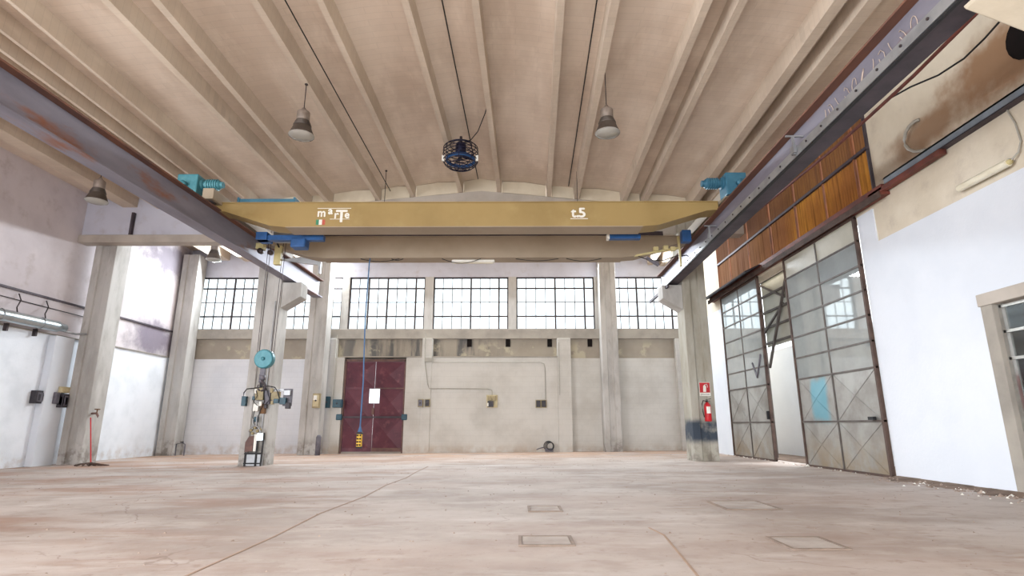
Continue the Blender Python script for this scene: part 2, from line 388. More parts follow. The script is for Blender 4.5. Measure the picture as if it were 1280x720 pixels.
def tag(o, label=None, cat=None, group=None, kind=None):
    if label: o['label'] = label
    if cat: o['category'] = cat
    if group: o['group'] = group
    if kind: o['kind'] = kind
    return o
def root(name, loc, label, cat, group=None):
    o = bpy.data.objects.new(name, None); o.empty_display_size = 0.1; COL.objects.link(o)
    o.location = loc; WL[o.name] = Vector(loc); return tag(o, label, cat, group)
def put(g, name, mats, parent=None, at=None, bevel=0.0, **kw):
    """link geometry given in world coordinates as one mesh object"""
    base = wloc(parent) if parent else Vector((0, 0, 0))
    o_at = Vector(at) if at is not None else (base if parent else (sum(g.v, Vector()) / len(g.v) if not kw.get('world') else Vector()))
    kw.pop('world', None)
    me = g.mesh(name, mats, o_at)
    o = bpy.data.objects.new(name, me); COL.objects.link(o)
    if parent: o.parent = parent
    o.location = o_at - base; WL[o.name] = o_at
    if bevel:
        m = o.modifiers.new('bevel', 'BEVEL'); m.width = bevel; m.segments = 2; m.limit_method = 'ANGLE'
    return tag(o, **kw)
def inst(me, name, parent, at, scale=None, rotz=0, **kw):
    o = bpy.data.objects.new(name, me); COL.objects.link(o)
    base = wloc(parent) if parent else Vector((0, 0, 0))
    if parent: o.parent = parent
    o.location = Vector(at) - base; WL[o.name] = Vector(at)
    if scale: o.scale = scale
    if rotz: o.rotation_euler.z = rotz
    return tag(o, **kw)
def struct(g, name, mats, **kw): return put(g, name, mats, kind='structure', **kw)
def copy_thing(r, loc, label=None):
    old = wloc(r); c = r.copy(); COL.objects.link(c); c.location = loc; WL[c.name] = Vector(loc)
    if label: c['label'] = label
    for ch in r.children:
        d = ch.copy(); COL.objects.link(d); d.parent = c
        for g2 in ch.children:
            e = g2.copy(); COL.objects.link(e); e.parent = d
    return c
def text(body, name, mat, parent, loc, size, rotation=(math.radians(90), 0, 0), ext=0.004, align='LEFT', sx=1.0, heavy=0.0):
    cu = bpy.data.curves.new(name, 'FONT'); cu.body = body; cu.size = size; cu.extrude = ext; cu.align_x = align
    t = bpy.data.objects.new(name, cu); COL.objects.link(t)
    bpy.context.view_layer.update()
    me = bpy.data.meshes.new_from_object(t.evaluated_get(bpy.context.evaluated_depsgraph_get()))
    bpy.data.objects.remove(t)
    if heavy:      # thicken the strokes with slightly shifted copies of the glyph
        bm = bmesh.new(); bm.from_mesh(me); base = bm.verts[:] + bm.edges[:] + bm.faces[:]
        for q_, (dx, dy) in enumerate(((heavy, 0), (-heavy, 0), (0, heavy), (0, -heavy))):
            r_ = bmesh.ops.duplicate(bm, geom=base)
            for v_ in r_['geom']:
                if isinstance(v_, bmesh.types.BMVert): v_.co.x += dx; v_.co.y += dy; v_.co.z += 0.0007 * (q_ + 1)
        bm.to_mesh(me); bm.free()
    me.materials.clear(); me.materials.append(MT[mat])
    o = bpy.data.objects.new(name, me); COL.objects.link(o)
    if parent: o.parent = parent
    o.location = Vector(loc) - wloc(parent); o.rotation_euler = rotation; o.scale = (sx, 1, 1)
    return o
def fz(x): return 0.0085 * (x + 1)
def zr(x): return 7.97 - 0.1 * abs(x + 1.04) if x > -7.5 else 7.324 + 0.05 * (-7.5 - x)
XL, XR, YB, YF = -13.3, 6.85, 22.0, -8.0

# ================================================================ floor and outside
g = G(); N = 24
vs = []; fs = []
xs = [-13.6 + (28.0) * i / N for i in range(N + 1)]; ys = [YF - 0.5 + 31.0 * j / N for j in range(N + 1)]
for y in ys:
    for x in xs: vs.append((x, y, fz(x)))
for j in range(N):
    for i in range(N): a = j * (N + 1) + i; fs.append((a, a + 1, a + N + 2, a + N + 1))
g.add(vs, fs); 
floor = struct(g, 'floor', 'floor', world=True, at=(0, 0, 0))
g = G(); g.box(-60, 60, -50, 80, -0.5, -0.3)
struct(g, 'ground_outside', 'asphalt', at=(0, 0, -0.3))
# joints
g = G(); pts = [(-2.3, 1.5), (-2.27, 4.2), (-2.25, 5.6), (-2.30, 7.0), (-2.19, 8.6), (-2.24, 10.2), (-2.15, 11.5), (-2.2, 13.0), (-2.19, 14.6)]
for (a, b) in zip(pts, pts[1:]):
    g.bar((a[0], a[1], fz(a[0]) + 0.001), (b[0], b[1], fz(b[0]) + 0.001), 0.02, 0.006)
put(g, 'expansion_joint', 'joint', floor, label='long dark joint running up the floor towards the maroon door')
g = G(); pts = [(1.10, 3.2), (1.22, 4.18), (1.29, 4.9), (1.35, 5.52), (1.3, 5.9)]
for (a, b) in zip(pts, pts[1:]):
    g.bar((a[0], a[1], fz(a[0]) + 0.001), (b[0], b[1], fz(b[0]) + 0.001), 0.02, 0.006)
put(g, 'floor_crack', 'joint', floor)

# ================================================================ walls
# ---- back wall
DX0, DX1, DZ = -6.60, -4.25, 3.45
g = G()
g.box(XL - 0.3, DX0, YB, YB + 0.3, -0.3, 4.40); g.box(DX1, XR + 0.3, YB, YB + 0.3, -0.3, 4.40); g.box(DX0, DX1, YB, YB + 0.3, DZ, 4.40)
wall_back = struct(g, 'wall_back', 'band', at=(0, YB, 0))
g = G(); g.box(XL - 0.3, XR + 0.3, YB, YB + 0.3, 6.83, 8.5)
put(g, 'wall_above_windows', 'backupper', wall_back)
g = G(); g.box(XL, XR, YB - 0.16, YB + 0.3, 4.28, 4.67)
put(g, 'window_sill_beam', 'bandledge', wall_back, bevel=0.015)
g = G()   # white painted block wall standing a little proud, left of the small pilaster
g.box(-7.12, DX0 - 0.02, YB - 0.34, YB - 0.002, -0.2, 3.53); g.box(DX1 + 0.02, 1.6, YB - 0.34, YB - 0.002, -0.2, 3.53)
put(g, 'white_block_face', 'backwhite', wall_back, bevel=0.01)
g = G(); g.box(XL, -7.12, YB - 0.03, YB - 0.001, -0.2, 3.50)
put(g, 'white_block_face', 'backwhite', wall_back)
g = G(); g.box(2.12, XR, YB - 0.03, YB - 0.001, -0.2, 3.53)
put(g, 'white_block_face', 'backwhite', wall_back)
g = G(); g.box(1.6, 2.12, YB - 0.36, YB, -0.2, 4.27)
put(g, 'pilaster', 'backwhite', wall_back, bevel=0.012)
g = G(); g.box(-3.62, -3.24, YB - 0.38, YB, -0.2, 4.27)
put(g, 'pilaster', 'backwhite', wall_back, bevel=0.012)
g = G(); g.box(-7.22, -6.98, YB - 0.36, YB, -0.2, 4.27)
put(g, 'pilaster', 'backwhite', wall_back, bevel=0.012)
g = G(); g.box(6.2, XR, YB - 0.28, YB, -0.2, 4.27)
put(g, 'pilaster', 'backwhite', wall_back, bevel=0.012)
g = G(); g.box(XL, -10.2, YB - 0.3, YB, 7.0, 7.8)
for x in (-1.83, -0.31, 1.33, 2.91):
    g = G(); g.box(x - 0.09, x + 0.09, YB - 0.06, YB - 0.005, 3.98, 4.28)
    put(g, 'vent_opening', 'hole', wall_back)  # black box painted as the unlit inside of a vent hole
g = G(); g.box(DX0 - 0.1, 1.6, YB - 0.37, YB, 3.53, 3.575)
put(g, 'ledge', 'bandledge', wall_back)

# ---- windows in the back wall: real bars and separate panes
ZS, ZT = 4.67, 6.83
rows = [4.67, 5.22, 5.80, 6.37, 6.83]
pane_me = {}
def pane_mesh(w_, h_):
    k = (round(w_, 3), round(h_, 3))
    if k not in pane_me:
        q = G(); q.box(-w_ / 2, w_ / 2, -0.003, 0.003, -h_ / 2, h_ / 2); pane_me[k] = q.mesh('pane', 'pane')
    return pane_me[k]
def window(idx, x0, x1, n, heavy):
    fr = G(); y = YB + 0.10
    for (a, b, c, d) in ((x0, x0 + 0.05, ZS, ZT), (x1 - 0.05, x1, ZS, ZT), (x0, x1, ZS, ZS + 0.05), (x0, x1, ZT - 0.05, ZT)):
        fr.box(a, b, y - 0.03, y + 0.03, c, d)
    o = put(fr, 'window_%d' % idx, 'darkmetal', None, at=((x0 + x1) / 2, y, ZS), kind='structure')
    pw = (x1 - x0) / n
    for i in range(1, n):
        t = 0.065 if i in heavy else 0.026
        q = G(); x = x0 + i * pw; q.box(x - t / 2, x + t / 2, y - 0.022, y + 0.022, ZS, ZT)
        put(q, 'glazing_bar', 'darkmetal', o)
    for k in (1, 2, 3):
        t = 0.026 if k == 2 else 0.055
        q = G(); q.box(x0, x1, y - 0.024, y + 0.024, rows[k] - t / 2, rows[k] + t / 2)
        put(q, 'glazing_bar', 'darkmetal', o)
    for i in range(n):
        for k in range(4):
            inst(pane_mesh(pw - 0.01, rows[k + 1] - rows[k] - 0.01), 'pane', o, (x0 + (i + 0.5) * pw, y, (rows[k] + rows[k + 1]) / 2))
window(1, -12.90, -9.95, 8, (4,))
window(2, -9.65, -7.0, 7, (4,))
window(3, -6.72, -3.66, 8, (2, 4, 7))
window(4, -3.32, -0.30, 8, (4, 7))
window(5, 0.02, 3.16, 8, (4, 7))
window(6, 3.50, 6.60, 9, (4, 8))
for i, (a, b) in enumerate(((-13.3, -12.9), (-9.95, -9.65), (-7.0, -6.72), (-3.66, -3.32), (-0.30, 0.02), (3.16, 3.50), (6.60, 6.85))):
    g = G(); g.box(a, b, YB - 0.02, YB + 0.3, ZS, ZT)
    put(g, 'window_pier', 'column', wall_back)

# ---- left wall
g = G(); g.box(XL - 0.3, XL, 2.0, YB + 0.3, -0.3, 8.5)
wall_left = struct(g, 'wall_left', 'left', at=(XL, 10, 0))
g = G(); g.box(XL, XL + 0.07, 2, 21.9, 4.47, 4.52); put(g, 'ledge', 'raildark', wall_left)
g = G(); g.box(XL, XL + 0.06, 2, 21.9, 3.50, 3.53); put(g, 'ledge', 'bandledge', wall_left)
g = G(); g.box(XL, XL + 0.22, 15.75, 16.45, -0.2, 3.48); put(g, 'pilaster', 'white', wall_left, bevel=0.02)
g = G(); g.tube([(XL + 0.03, 3, 4.22), (XL + 0.03, 10, 4.26), (XL + 0.03, 17.0, 4.22)], 0.012, 6)
tag(put(g, 'wall_cable', 'black', None), 'thin dark cable clipped along the left wall under the dark ledge', 'cable')

# ---- right wall with its openings
T = 0.30
SY0, SY1, SZ = 10.65, 18.25, 5.05       # sliding door opening
OY0, OY1, OZ = 4.6, 8.08, 2.72          # side doorway
g = G()
g.box(XR, XR + T, SY1, YB + 0.3, -0.3, 8.5)
g.box(XR, XR + T, OY1, SY0, -0.3, 5.33)
g.box(XR, XR + T, OY0, OY1, OZ, 5.33)
g.box(XR, XR + T, YF + 6, OY0, -0.3, 8.5)
g.box(XR, XR + T, OY0, 9.95, 5.33, 8.5)
g.box(XR, XR + T, 9.95, SY1, 7.1, 8.5)
g.box(XR, XR + T, SY0, SY1, SZ, 5.33)
wall_right = struct(g, 'wall_right', 'right', at=(XR, 10, 0))
# white painted coat: a thin proud skin with its own edge
g = G()
g.box(XR - 0.025, XR, OY1, 10.12, 0.1, 4.36); g.box(XR - 0.025, XR, 10.12, 10.62, 0.1, 5.02)
g.box(XR - 0.025, XR, OY0, OY1, 2.84, 4.36)
put(g, 'white_coat', 'white', wall_right, label='bright white fresh paint')
g = G(); g.box(XR - 0.025, XR, 18.28, 21.7, -0.1, 4.75)
put(g, 'white_coat', 'white', wall_right)
# flue hole in the wall
g = G(); g.lathe([(0.0, 0), (0.30, 0), (0.34, -0.02)], (XR - 0.004, 6.5, 6.08), 0, 20)
put(g, 'flue_hole', 'hole', wall_right, label='round black flue hole')

# ---- unseen rear wall and gate, added to cut frontal light
g = G(); g.box(XL - .3, -4.5, YF - .3, YF, -.3, 8.5); g.box(2.5, XR + .3, YF - .3, YF, -.3, 8.5); g.box(-4.5, 2.5, YF - .3, YF, 4.6, 8.5)
struct(g, 'wall_rear', 'backupper', at=(0, YF, 0))
g = G(); g.box(XR, XR + T, YF, YF + 6, -.3, 8.5)
put(g, 'wall_section', 'right', wall_right)
# ---- roof
g = G(); xs = []
ribs = [(-6.41, .15, .011), (-5.68, .15, .002), (-4.22, .14, .003), (-3.21, .13, .008), (-1.87, .14, .021), (-.70, .14, .022), (.73, .14, .032),
        (1.61, .16, .028), (3.06, .15, .024), (3.58, .15, .033), (5.01, .22, .03), (5.50, .24, .03)]
leftribs = [(-7.80, .08, -.003), (-8.58, .08, 0), (-9.06, .08, 0), (-9.70, .33, 0), (-11.0, .2, 0), (-11.95, .5, 0)]
allr = sorted([(x, w_, s_) for x, w_, s_ in ribs + leftribs])
def rx(r, y): return r[0] + r[2] * (y - 7.0)
secs = []
for y in (YF, 22.3):
    row = [(XL, y, zr(XL) + 0.36)]
    cs = [(XL, None)] + [(rx(r, y), r) for r in allr] + [(XR + 0.3, None)]
    for (a, _), (b, _) in zip(cs, cs[1:]):
        for k in range(1, 7):
            t = k / 6; x = a + (b - a) * t
            arch = 0.05 * math.sin(math.pi * t) if (b - a) > 0.9 else 0
            row.append((x, y, zr(x) + 0.36 + arch))
    secs.append(row)
vs = secs[0] + secs[1]; n = len(secs[0])
top = [(x, y, z + 0.2) for x, y, z in vs]
g.add(vs, [(i, i + n, i + n + 1, i + 1) for i in range(n - 1)], True)
g.add(top, [(i, i + 1, i + n + 1, i + n) for i in range(n - 1)])
ceiling = struct(g, 'ceiling', 'roof', at=(0, 7, 7.5))
for r in allr:
    g = G(); s2 = []
    for y in (YF, 22.3):
        x = rx(r, y); z = zr(x); hw = r[1] * 0.44
        s2.append([(x - hw, y, z), (x + hw, y, z), (x + hw + 0.012, y, z + 0.42), (x - hw - 0.012, y, z + 0.42)])
    g.loft(s2)
    put(g, 'rib', 'rib', ceiling)
# conduits running along the roof
for x0, s_, zz in ((-3.85, .006, .2), (-1.32, .02, .33), (1.36, .028, .30)):
    g = G(); pts = [(x0 + s_ * (y - 7), y, zr(x0) + zz) for y in (-6, 1, 8, 15.8)]
    g.tube(pts, 0.013, 6)
    lb = {-3.85: 'thin dark cable along the roof beside the left hanging lamp', -1.32: 'thin dark cable along the roof above the caged fan',
          1.36: 'thin dark cable along the roof rib by the right hanging lamp'}[x0]
    tag(put(g, 'roof_cable', 'black', None), lb, 'cable')

# ---- transverse gable beam and the cream infill between rib ends
g = G(); Y0 = 15.95
prof = [(-7.4, 6.55), (-7.4, zr(-7.4)), (-1.04, 7.95), (6.85, zr(6.85) - 0.02), (6.85, 6.55)]
g.prism(prof, 1, Y0, Y0 + 0.4)
gb = put(g, 'roof_beam', 'beamconc', None, at=(-0.2, Y0, 6.55))
tag(gb, 'pitched concrete roof beam crossing the hall behind the yellow crane', 'beam')
cs = [rx(r, Y0) for r in allr if r[0] > -7.0]
for a, b in zip([-7.3] + cs, cs + [6.85]):
    if b - a < 0.3: continue
    a += 0.1; b -= 0.1; m = (a + b) / 2
    g = G(); g.prism([(a, zr(a)), (b, zr(b)), (b, zr(b) + .36), (m, zr(m) + .40), (a, zr(a) + .36)], 1, Y0 + 0.02, Y0 + 0.16)
    put(g, 'infill_strip', 'cream', gb)
# aisle beam and wall above it
g = G(); g.box(XL, -7.4, 16.1, 16.5, 6.38, 6.62)
ab = put(g, 'aisle_beam', 'beamconc', None, at=(-10.3, 16.3, 6.38), bevel=0.015)
tag(ab, 'horizontal concrete beam from the left wall to the nave pillars', 'beam')
g = G(); g.box(XL, -7.4, 16.22, 16.45, 6.62, 8.0)
put(g, 'infill_wall', 'backupper', ab)
g = G(); g.cbox((-11.75, 16.15, 6.98), (0.07, 0.1, 0.72)); put(g, 'steel_strap', 'raildark', ab, label='short black upright bar on the infill')

# ================================================================ columns
def column(name, x0, x1, y0, y1, zt, mat, label, groove=True):
    zb = fz((x0 + x1) / 2) - 0.02
    r = root(name, ((x0 + x1) / 2, (y0 + y1) / 2, zb), label, 'pillar')
    w_ = x1 - x0; a = x0 + w_ * 0.34; b = x1 - w_ * 0.34; d = 0.055
    g = G()
    if groove: g.prism([(x0, y0), (a - 0.01, y0), (a, y0 + d), (b, y0 + d), (b + 0.01, y0), (x1, y0), (x1, y1), (x0, y1)], 2, zb, zt)
    else: g.box(x0, x1, y0, y1, zb, zt)
    put(g, 'shaft', mat, r, bevel=0.018)
    return r
c315 = column('concrete_pillar', -7.36, -6.66, 15.45, 16.05, 7.3, 'column', 'freestanding concrete pillar behind the turquoise hook block, with wiring boxes at its waist')
g = G(); g.prism([(-6.68, 4.2), (-6.12, 4.55), (-6.12, 4.96), (-6.68, 4.96)], 1, 15.5, 16.0); put(g, 'corbel', 'column', c315, bevel=0.015)
cext = column('concrete_pillar', 4.80, 5.46, 15.72, 16.45, 7.2, 'columnblue', 'concrete pillar on the right carrying the fire extinguisher')
g = G(); g.prism([(4.82, 4.2), (4.24, 4.55), (4.24, 4.94), (4.82, 4.94)], 1, 15.8, 16.35); put(g, 'corbel', 'column', cext, bevel=0.015)
c400 = column('concrete_pillar', -7.84, -7.14, 20.8, 21.4, 7.6, 'column', 'concrete pillar by the back wall, just left of the maroon door')
c763 = column('concrete_pillar', 3.28, 3.92, 21.4, 21.98, 7.6, 'column', 'concrete pillar on the back wall between the two right-hand windows')
c200 = column('concrete_pillar', -13.22, -12.58, 21.3, 21.9, 7.6, 'column', 'concrete pillar in the far left corner of the hall')
c1 = column('concrete_pillar', -12.98, -12.32, 16.45, 17.1, 7.6, 'column', 'concrete pillar on the left wall beside the red-handled mop')
cn = column('concrete_pillar', 5.4, 6.1, 4.1, 4.7, 7.3, 'column', 'pale near pillar whose corbel shows in the top right corner', groove=False)
g = G(); g.prism([(4.36, 4.96), (4.39, 4.93), (5.42, 4.42), (5.42, 4.96)], 1, 4.1, 4.7); put(g, 'corbel', 'cream', cn, bevel=0.02)
cl = column('concrete_pillar', -7.7, -7.0, 4.1, 4.7, 7.3, 'column', 'near left pillar outside the picture carrying the left crane rail', groove=False)

# ================================================================ crane rails
def crane_rail(name, xa, xb, ya, yb, side, label):
    r = root(name, ((xa + xb) / 2, ya, 5.0), label, 'crane rail')
    hw = 0.15
    def sec(dx0, dx1, z0, z1): return [[(xa + dx0, ya, z0), (xa + dx1, ya, z0), (xa + dx1, ya, z1), (xa + dx0, ya, z1)], [(xb + dx0, yb, z0), (xb + dx1, yb, z0), (xb + dx1, yb, z1), (xb + dx0, yb, z1)]]
    put(G().loft(sec(-hw, hw, 5.0, 5.03)), 'bottom_flange', 'raildark' if side > 0 else 'rail', r)
    put(G().loft(sec(-0.012, 0.012, 5.03, 5.55)), 'web', 'rail', r)
    put(G().loft(sec(-hw, hw, 5.55, 5.58)), 'top_flange', 'railrust', r)
    put(G().loft(sec(-0.03, 0.03, 5.58, 5.62)), 'rail_bar', 'railrust', r)
    return r
RYB = 17.7
lrail = crane_rail('crane_rail', -7.0, -6.42, -2.0, RYB, -1, 'grey and rust crane rail beam over the left pillars')
def lx(y): return -7.0 + 0.58 * (y + 2) / (RYB + 2)
rrail = crane_rail('crane_rail', 4.37, 4.62, -2.0, 17.2, 1, 'dark crane rail beam with bolted strip and chalk marks over the right pillars')
def rxx(y): return 4.37 + 0.25 * (y + 2) / 19.2
# bolted conductor strip low on the inner side of the right rail
g = G(); g.loft([[(rxx(-1) - .17, -1, 5.02), (rxx(-1) - .15, -1, 5.02), (rxx(-1) - .15, -1, 5.16), (rxx(-1) - .17, -1, 5.16)],
                 [(rxx(17.6) - .17, 17.6, 5.02), (rxx(17.6) - .15, 17.6, 5.02), (rxx(17.6) - .15, 17.6, 5.16), (rxx(17.6) - .17, 17.6, 5.16)]])
strip = put(g, 'bolted_strip', 'galv', rrail, label='pale grey strip with dark bolts')
q = G(); q.lathe([(0, -0.014), (0.017, -0.014), (0.017, 0)], (0, 0, 0), 0, 8, False); bm_ = q.mesh('bolt', 'darkmetal')
for k in range(30):
    y = 4.6 + k * 0.43; inst(bm_, 'bolt', strip, (rxx(y) - .172, y, 5.10))
g = G(); g.loft([[(rxx(-1) - .18, -1, 4.975), (rxx(-1) - .14, -1, 4.975), (rxx(-1) - .14, -1, 5.0), (rxx(-1) - .18, -1, 5.0)],
                 [(rxx(17.6) - .18, 17.6, 4.975), (rxx(17.6) - .14, 17.6, 4.975), (rxx(17.6) - .14, 17.6, 5.0), (rxx(17.6) - .18, 17.6, 5.0)]])
put(g, 'rubber_edge', 'black', rrail)
# chalk scribble on the web
g = G(); yy = 5.4
random.seed(3)
for k in range(11):
    pts = []
    for j in range(7):
        a = j / 6 * (1.6 if k % 2 else 1.0) * math.pi * 1.1
        pts.append((rxx(yy) - 0.020, yy + 0.06 * math.cos(a) + 0.02 * j / 6, 5.33 + 0.11 * math.sin(a + k)))
    g = G(); g.tube(pts, 0.006, 4); yy += 0.17 + random.random() * 0.06; put(g, 'chalk_stroke', 'chalk', rrail)
# small T shaped post on the right rail
def rail_tpost(y, label):
    r = root('rail_bracket', (rxx(y) - .2, y, 5.05), label, 'bracket')
    g = G(); g.bar((rxx(y) - .19, y, 5.05), (rxx(y) - .19, y, 5.36), 0.035, 0.035)
    g.bar((rxx(y) - .30, y, 5.36), (rxx(y) - .02, y, 5.36), 0.025, 0.025); put(g, 'post', 'galv', r)
    g = G(); g.cbox((rxx(y) - .2, y, 5.13), (0.05, 0.10, 0.12)); put(g, 'clamp', 'galv', r)
rail_tpost(7.95, 'nearer T-shaped bracket standing on the right crane rail')
rail_tpost(12.0, 'farther T-shaped bracket on the right crane rail beside the blue motor')
# busbar hanging beyond the right rail end
g = G(); g.bar((4.36, 15.6, 4.86), (4.28, 17.5, 4.80), 0.06, 0.07)
tag(put(g, 'rail_end_stop', 'raildark', None), 'dark bar end sticking out past the right corbel in front of the window', 'bar')

# ================================================================ crane
CZT, CZB = 5.73, 5.18
crane = root('overhead_crane', (-1.1, 12.8, 5.6), 'yellow double-girder overhead crane with white lettering, spanning the hall', 'crane')
def girder(y0, y1, mat, name='girder', dz=0.0):
    a, b = -6.62, 4.42
    zt, zb, ze = CZT + dz, CZB + dz, 5.56 + dz
    prof = [(a, ze), (a + 0.25, ze - 0.02), (-5.35, zb + 0.03), (-5.0, zb), (2.75, zb), (3.1, zb + 0.03), (b - 0.25, ze - 0.02), (b, ze), (b, zt), (a, zt)]
    g = G(); g.prism(prof, 1, y0, y1)
    o = put(g, name, mat, crane)
    f = G(); f.box(a, b, y0 - 0.025, y1 + 0.025, zt, zt + 0.02); put(f, 'top_plate', mat, o)
    f = G(); f.box(-5.0, 2.75, y0 - 0.025, y1 + 0.025, zb - 0.018, zb); put(f, 'bottom_plate', 'yellow2', o)
    yr = y0 + .02 if y0 > 13 else y1 - .06
    f = G(); f.box(a + .6, b - .6, yr, yr + .05, zt + .02, zt + (.15 if y0 > 13 else .05)); put(f, 'trolley_rail', 'raildark', o)
    return o
g1 = girder(11.5, 11.95, 'yellow'); g2 = girder(13.8, 14.2, 'yellow2')
for side, nm in ((-1, 0), (1, 0)):
    xc = lx(12.8) if side < 0 else rxx(12.8)
    g = G(); g.box(xc - 0.12, xc + 0.12, 11.1, 14.7, 5.68, 5.92)
    ec = put(g, 'end_carriage', 'yellow2', crane, bevel=0.01)
    for y in (11.3, 14.5):
        q = G(); q.lathe([(0, -0.05), (0.11, -0.05), (0.11, 0.05), (0, 0.05)], (xc, y, 5.73), 0, 20); put(q, 'wheel', 'darkmetal', ec)
# gearmotors
def gearmotor(xc, s, lab, mat):
    g = G(); g.cbox((xc, 11.2, 5.95), (0.44, 0.42, 0.50))
    gm = put(g, 'gearbox', mat, crane, bevel=0.02, label=lab)
    q = G(); x0 = xc + s * 0.22
    prof = [(0.0, 0), (0.13, 0), (0.13, 0.04), (0.09, 0.05), (0.09, 0.10)]
    for k in range(5): prof += [(0.125, 0.11 + k * 0.05), (0.125, 0.135 + k * 0.05), (0.105, 0.14 + k * 0.05), (0.105, 0.155 + k * 0.05)]
    prof += [(0.10, 0.37), (0.07, 0.40), (0.07, 0.45), (0, 0.45)]
    q.lathe([(r, s * h) for r, h in prof], (x0, 11.2, 6.03), 0, 20, False); put(q, 'motor', mat, gm)
    q = G(); q.lathe([(0, 0), (0.07, 0), (0.07, -0.09), (0, -0.09)], (xc - s * 0.05, 10.99, 5.95), 1, 14); put(q, 'shaft_cover', mat, gm)
    q = G(); q.cbox((xc - s * 0.25, 11.2, 5.95), (0.06, 0.2, 0.2)); put(q, 'flange', mat, gm)
gearmotor(-6.98, 1, 'turquoise gearbox at the left end', 'turq')
gearmotor(4.66, -1, 'blue gearbox at the right end', 'blue')
g = G(); g.box(-6.2, -4.98, 11.72, 11.95, 5.75, 5.93); g.box(-6.24, -6.2, 11.7, 11.97, 5.75, 5.96); g.box(-4.98, -4.94, 11.7, 11.97, 5.75, 5.96)
put(g, 'cable_tray', 'blue', crane, label='blue tray on the left of the girder top')
# trolley between the girders
g = G(); g.box(-5.95, -4.42, 12.2, 12.35, 5.12, 5.24); g.box(-5.95, -5.7, 12.15, 12.5, 5.12, 5.30)
tr = put(g, 'trolley_frame', 'deepblue', crane, label='blue hoist trolley under the left end')
g = G(); g.cbox((-4.98, 12.3, 5.05), (0.34, 0.3, 0.22)); put(g, 'trolley_motor', 'deepblue', tr, bevel=0.03)
g = G(); g.lathe([(0, 0), (0.16, 0), (0.16, 0.8), (0, 0.8)], (-5.8, 12.85, 5.42), 0, 18); put(g, 'rope_drum', 'galv', tr)
g = G(); g.box(2.15, 2.86, 12.2, 12.35, 5.14, 5.24)
put(g, 'buffer_beam', 'deepblue', crane, label='short blue bar under the right end'); 
g = G(); g.cbox((2.12, 12.27, 5.19), (0.05, 0.17, 0.12)); put(g, 'buffer', 'whitepaint', crane)
# cream plates, brackets and collector bits
g = G(); g.prism([(3.0, 5.14), (4.12, 5.34), (4.12, 5.39), (3.05, 5.19)], 1, 13.62, 13.70)
cb = put(g, 'collector_arm', 'pale', crane, label='pale arm reaching to the right rail')
g = G(); g.tube([(3.1, 13.6, 5.14), (3.35, 13.6, 5.04), (3.7, 13.6, 5.02), (4.1, 13.6, 5.16)], 0.012, 6); put(g, 'collector_wire', 'black', cb)
for x, z in ((3.55, 5.33), (3.80, 5.36), (3.98, 5.33)):
    g = G(); g.cbox((x, 13.6, z), (0.13, 0.1, 0.11)); put(g, 'insulator', 'pale', cb, bevel=0.02)
g = G(); g.bar((3.30, 13.6, 5.10), (3.60, 13.6, 4.90), 0.07, 0.07); put(g, 'limit_switch', 'box_grey', cb)
g = G(); g.bar((4.12, 13.55, 5.64), (4.14, 13.55, 4.85), 0.05, 0.05); put(g, 'hanger_post', 'pale', cb)
g = G(); g.tube([(4.15, 13.55, 5.12), (4.3, 13.55, 5.15), (4.4, 13.55, 5.08), (4.3, 13.55, 5.0)], 0.014, 6); put(g, 'cable_loop', 'black', cb)
g = G(); g.cbox((4.14, 13.0, 5.45), (0.22, 0.2, 0.30)); put(g, 'contactor_box', 'deepblue', crane, bevel=0.02)
# left collector side
g = G(); g.prism([(-6.0, 5.08), (-5.5, 5.16), (-4.95, 5.02), (-4.95, 4.72), (-5.0, 4.72), (-5.02, 4.95), (-5.45, 5.0)], 1, 13.66, 13.72)
put(g, 'bent_plate', 'galv', crane, label='grey bent plate at the left end')
g = G(); g.box(-6.1, -5.93, 13.5, 13.65, 4.92, 5.42); g.box(-6.55, -6.35, 13.4, 13.6, 5.3, 5.45); put(g, 'cream_block', 'pale', crane, bevel=0.01)
g = G(); g.lathe([(0, -0.05), (0.07, -0.05), (0.07, 0.05), (0, 0.05)], (-6.35, 13.3, 5.2), 1, 14); g.lathe([(0, -0.05), (0.06, -0.05), (0.06, 0.05), (0, 0.05)], (-6.1, 13.3, 5.16), 1, 14)
put(g, 'guide_roller', 'darkmetal', crane)
g = G(); g.tube([(-6.4, 13.3, 5.45), (-6.2, 13.25, 5.6), (-6.0, 13.3, 5.5), (-5.9, 13.3, 5.3)], 0.02, 6); g.tube([(-6.3, 13.2, 5.5), (-6.15, 13.2, 5.62), (-6.05, 13.2, 5.4)], 0.015, 6)
put(g, 'cable_loop', 'black', crane)
# drooping wires under the second girder
g = G()
for x0, x1, dz in ((-4.0, -3.0, .07), (-1.9, -0.9, .12), (0.0, 1.1, .06), (1.3, 2.2, .07), (-3.2, -2.9, .04)):
    g.tube([(x0 + (x1 - x0) * k / 8, 13.85, 5.155 - dz * math.sin(math.pi * k / 8)) for k in range(9)], 0.010, 5)
put(g, 'festoon_wire', 'black', crane)
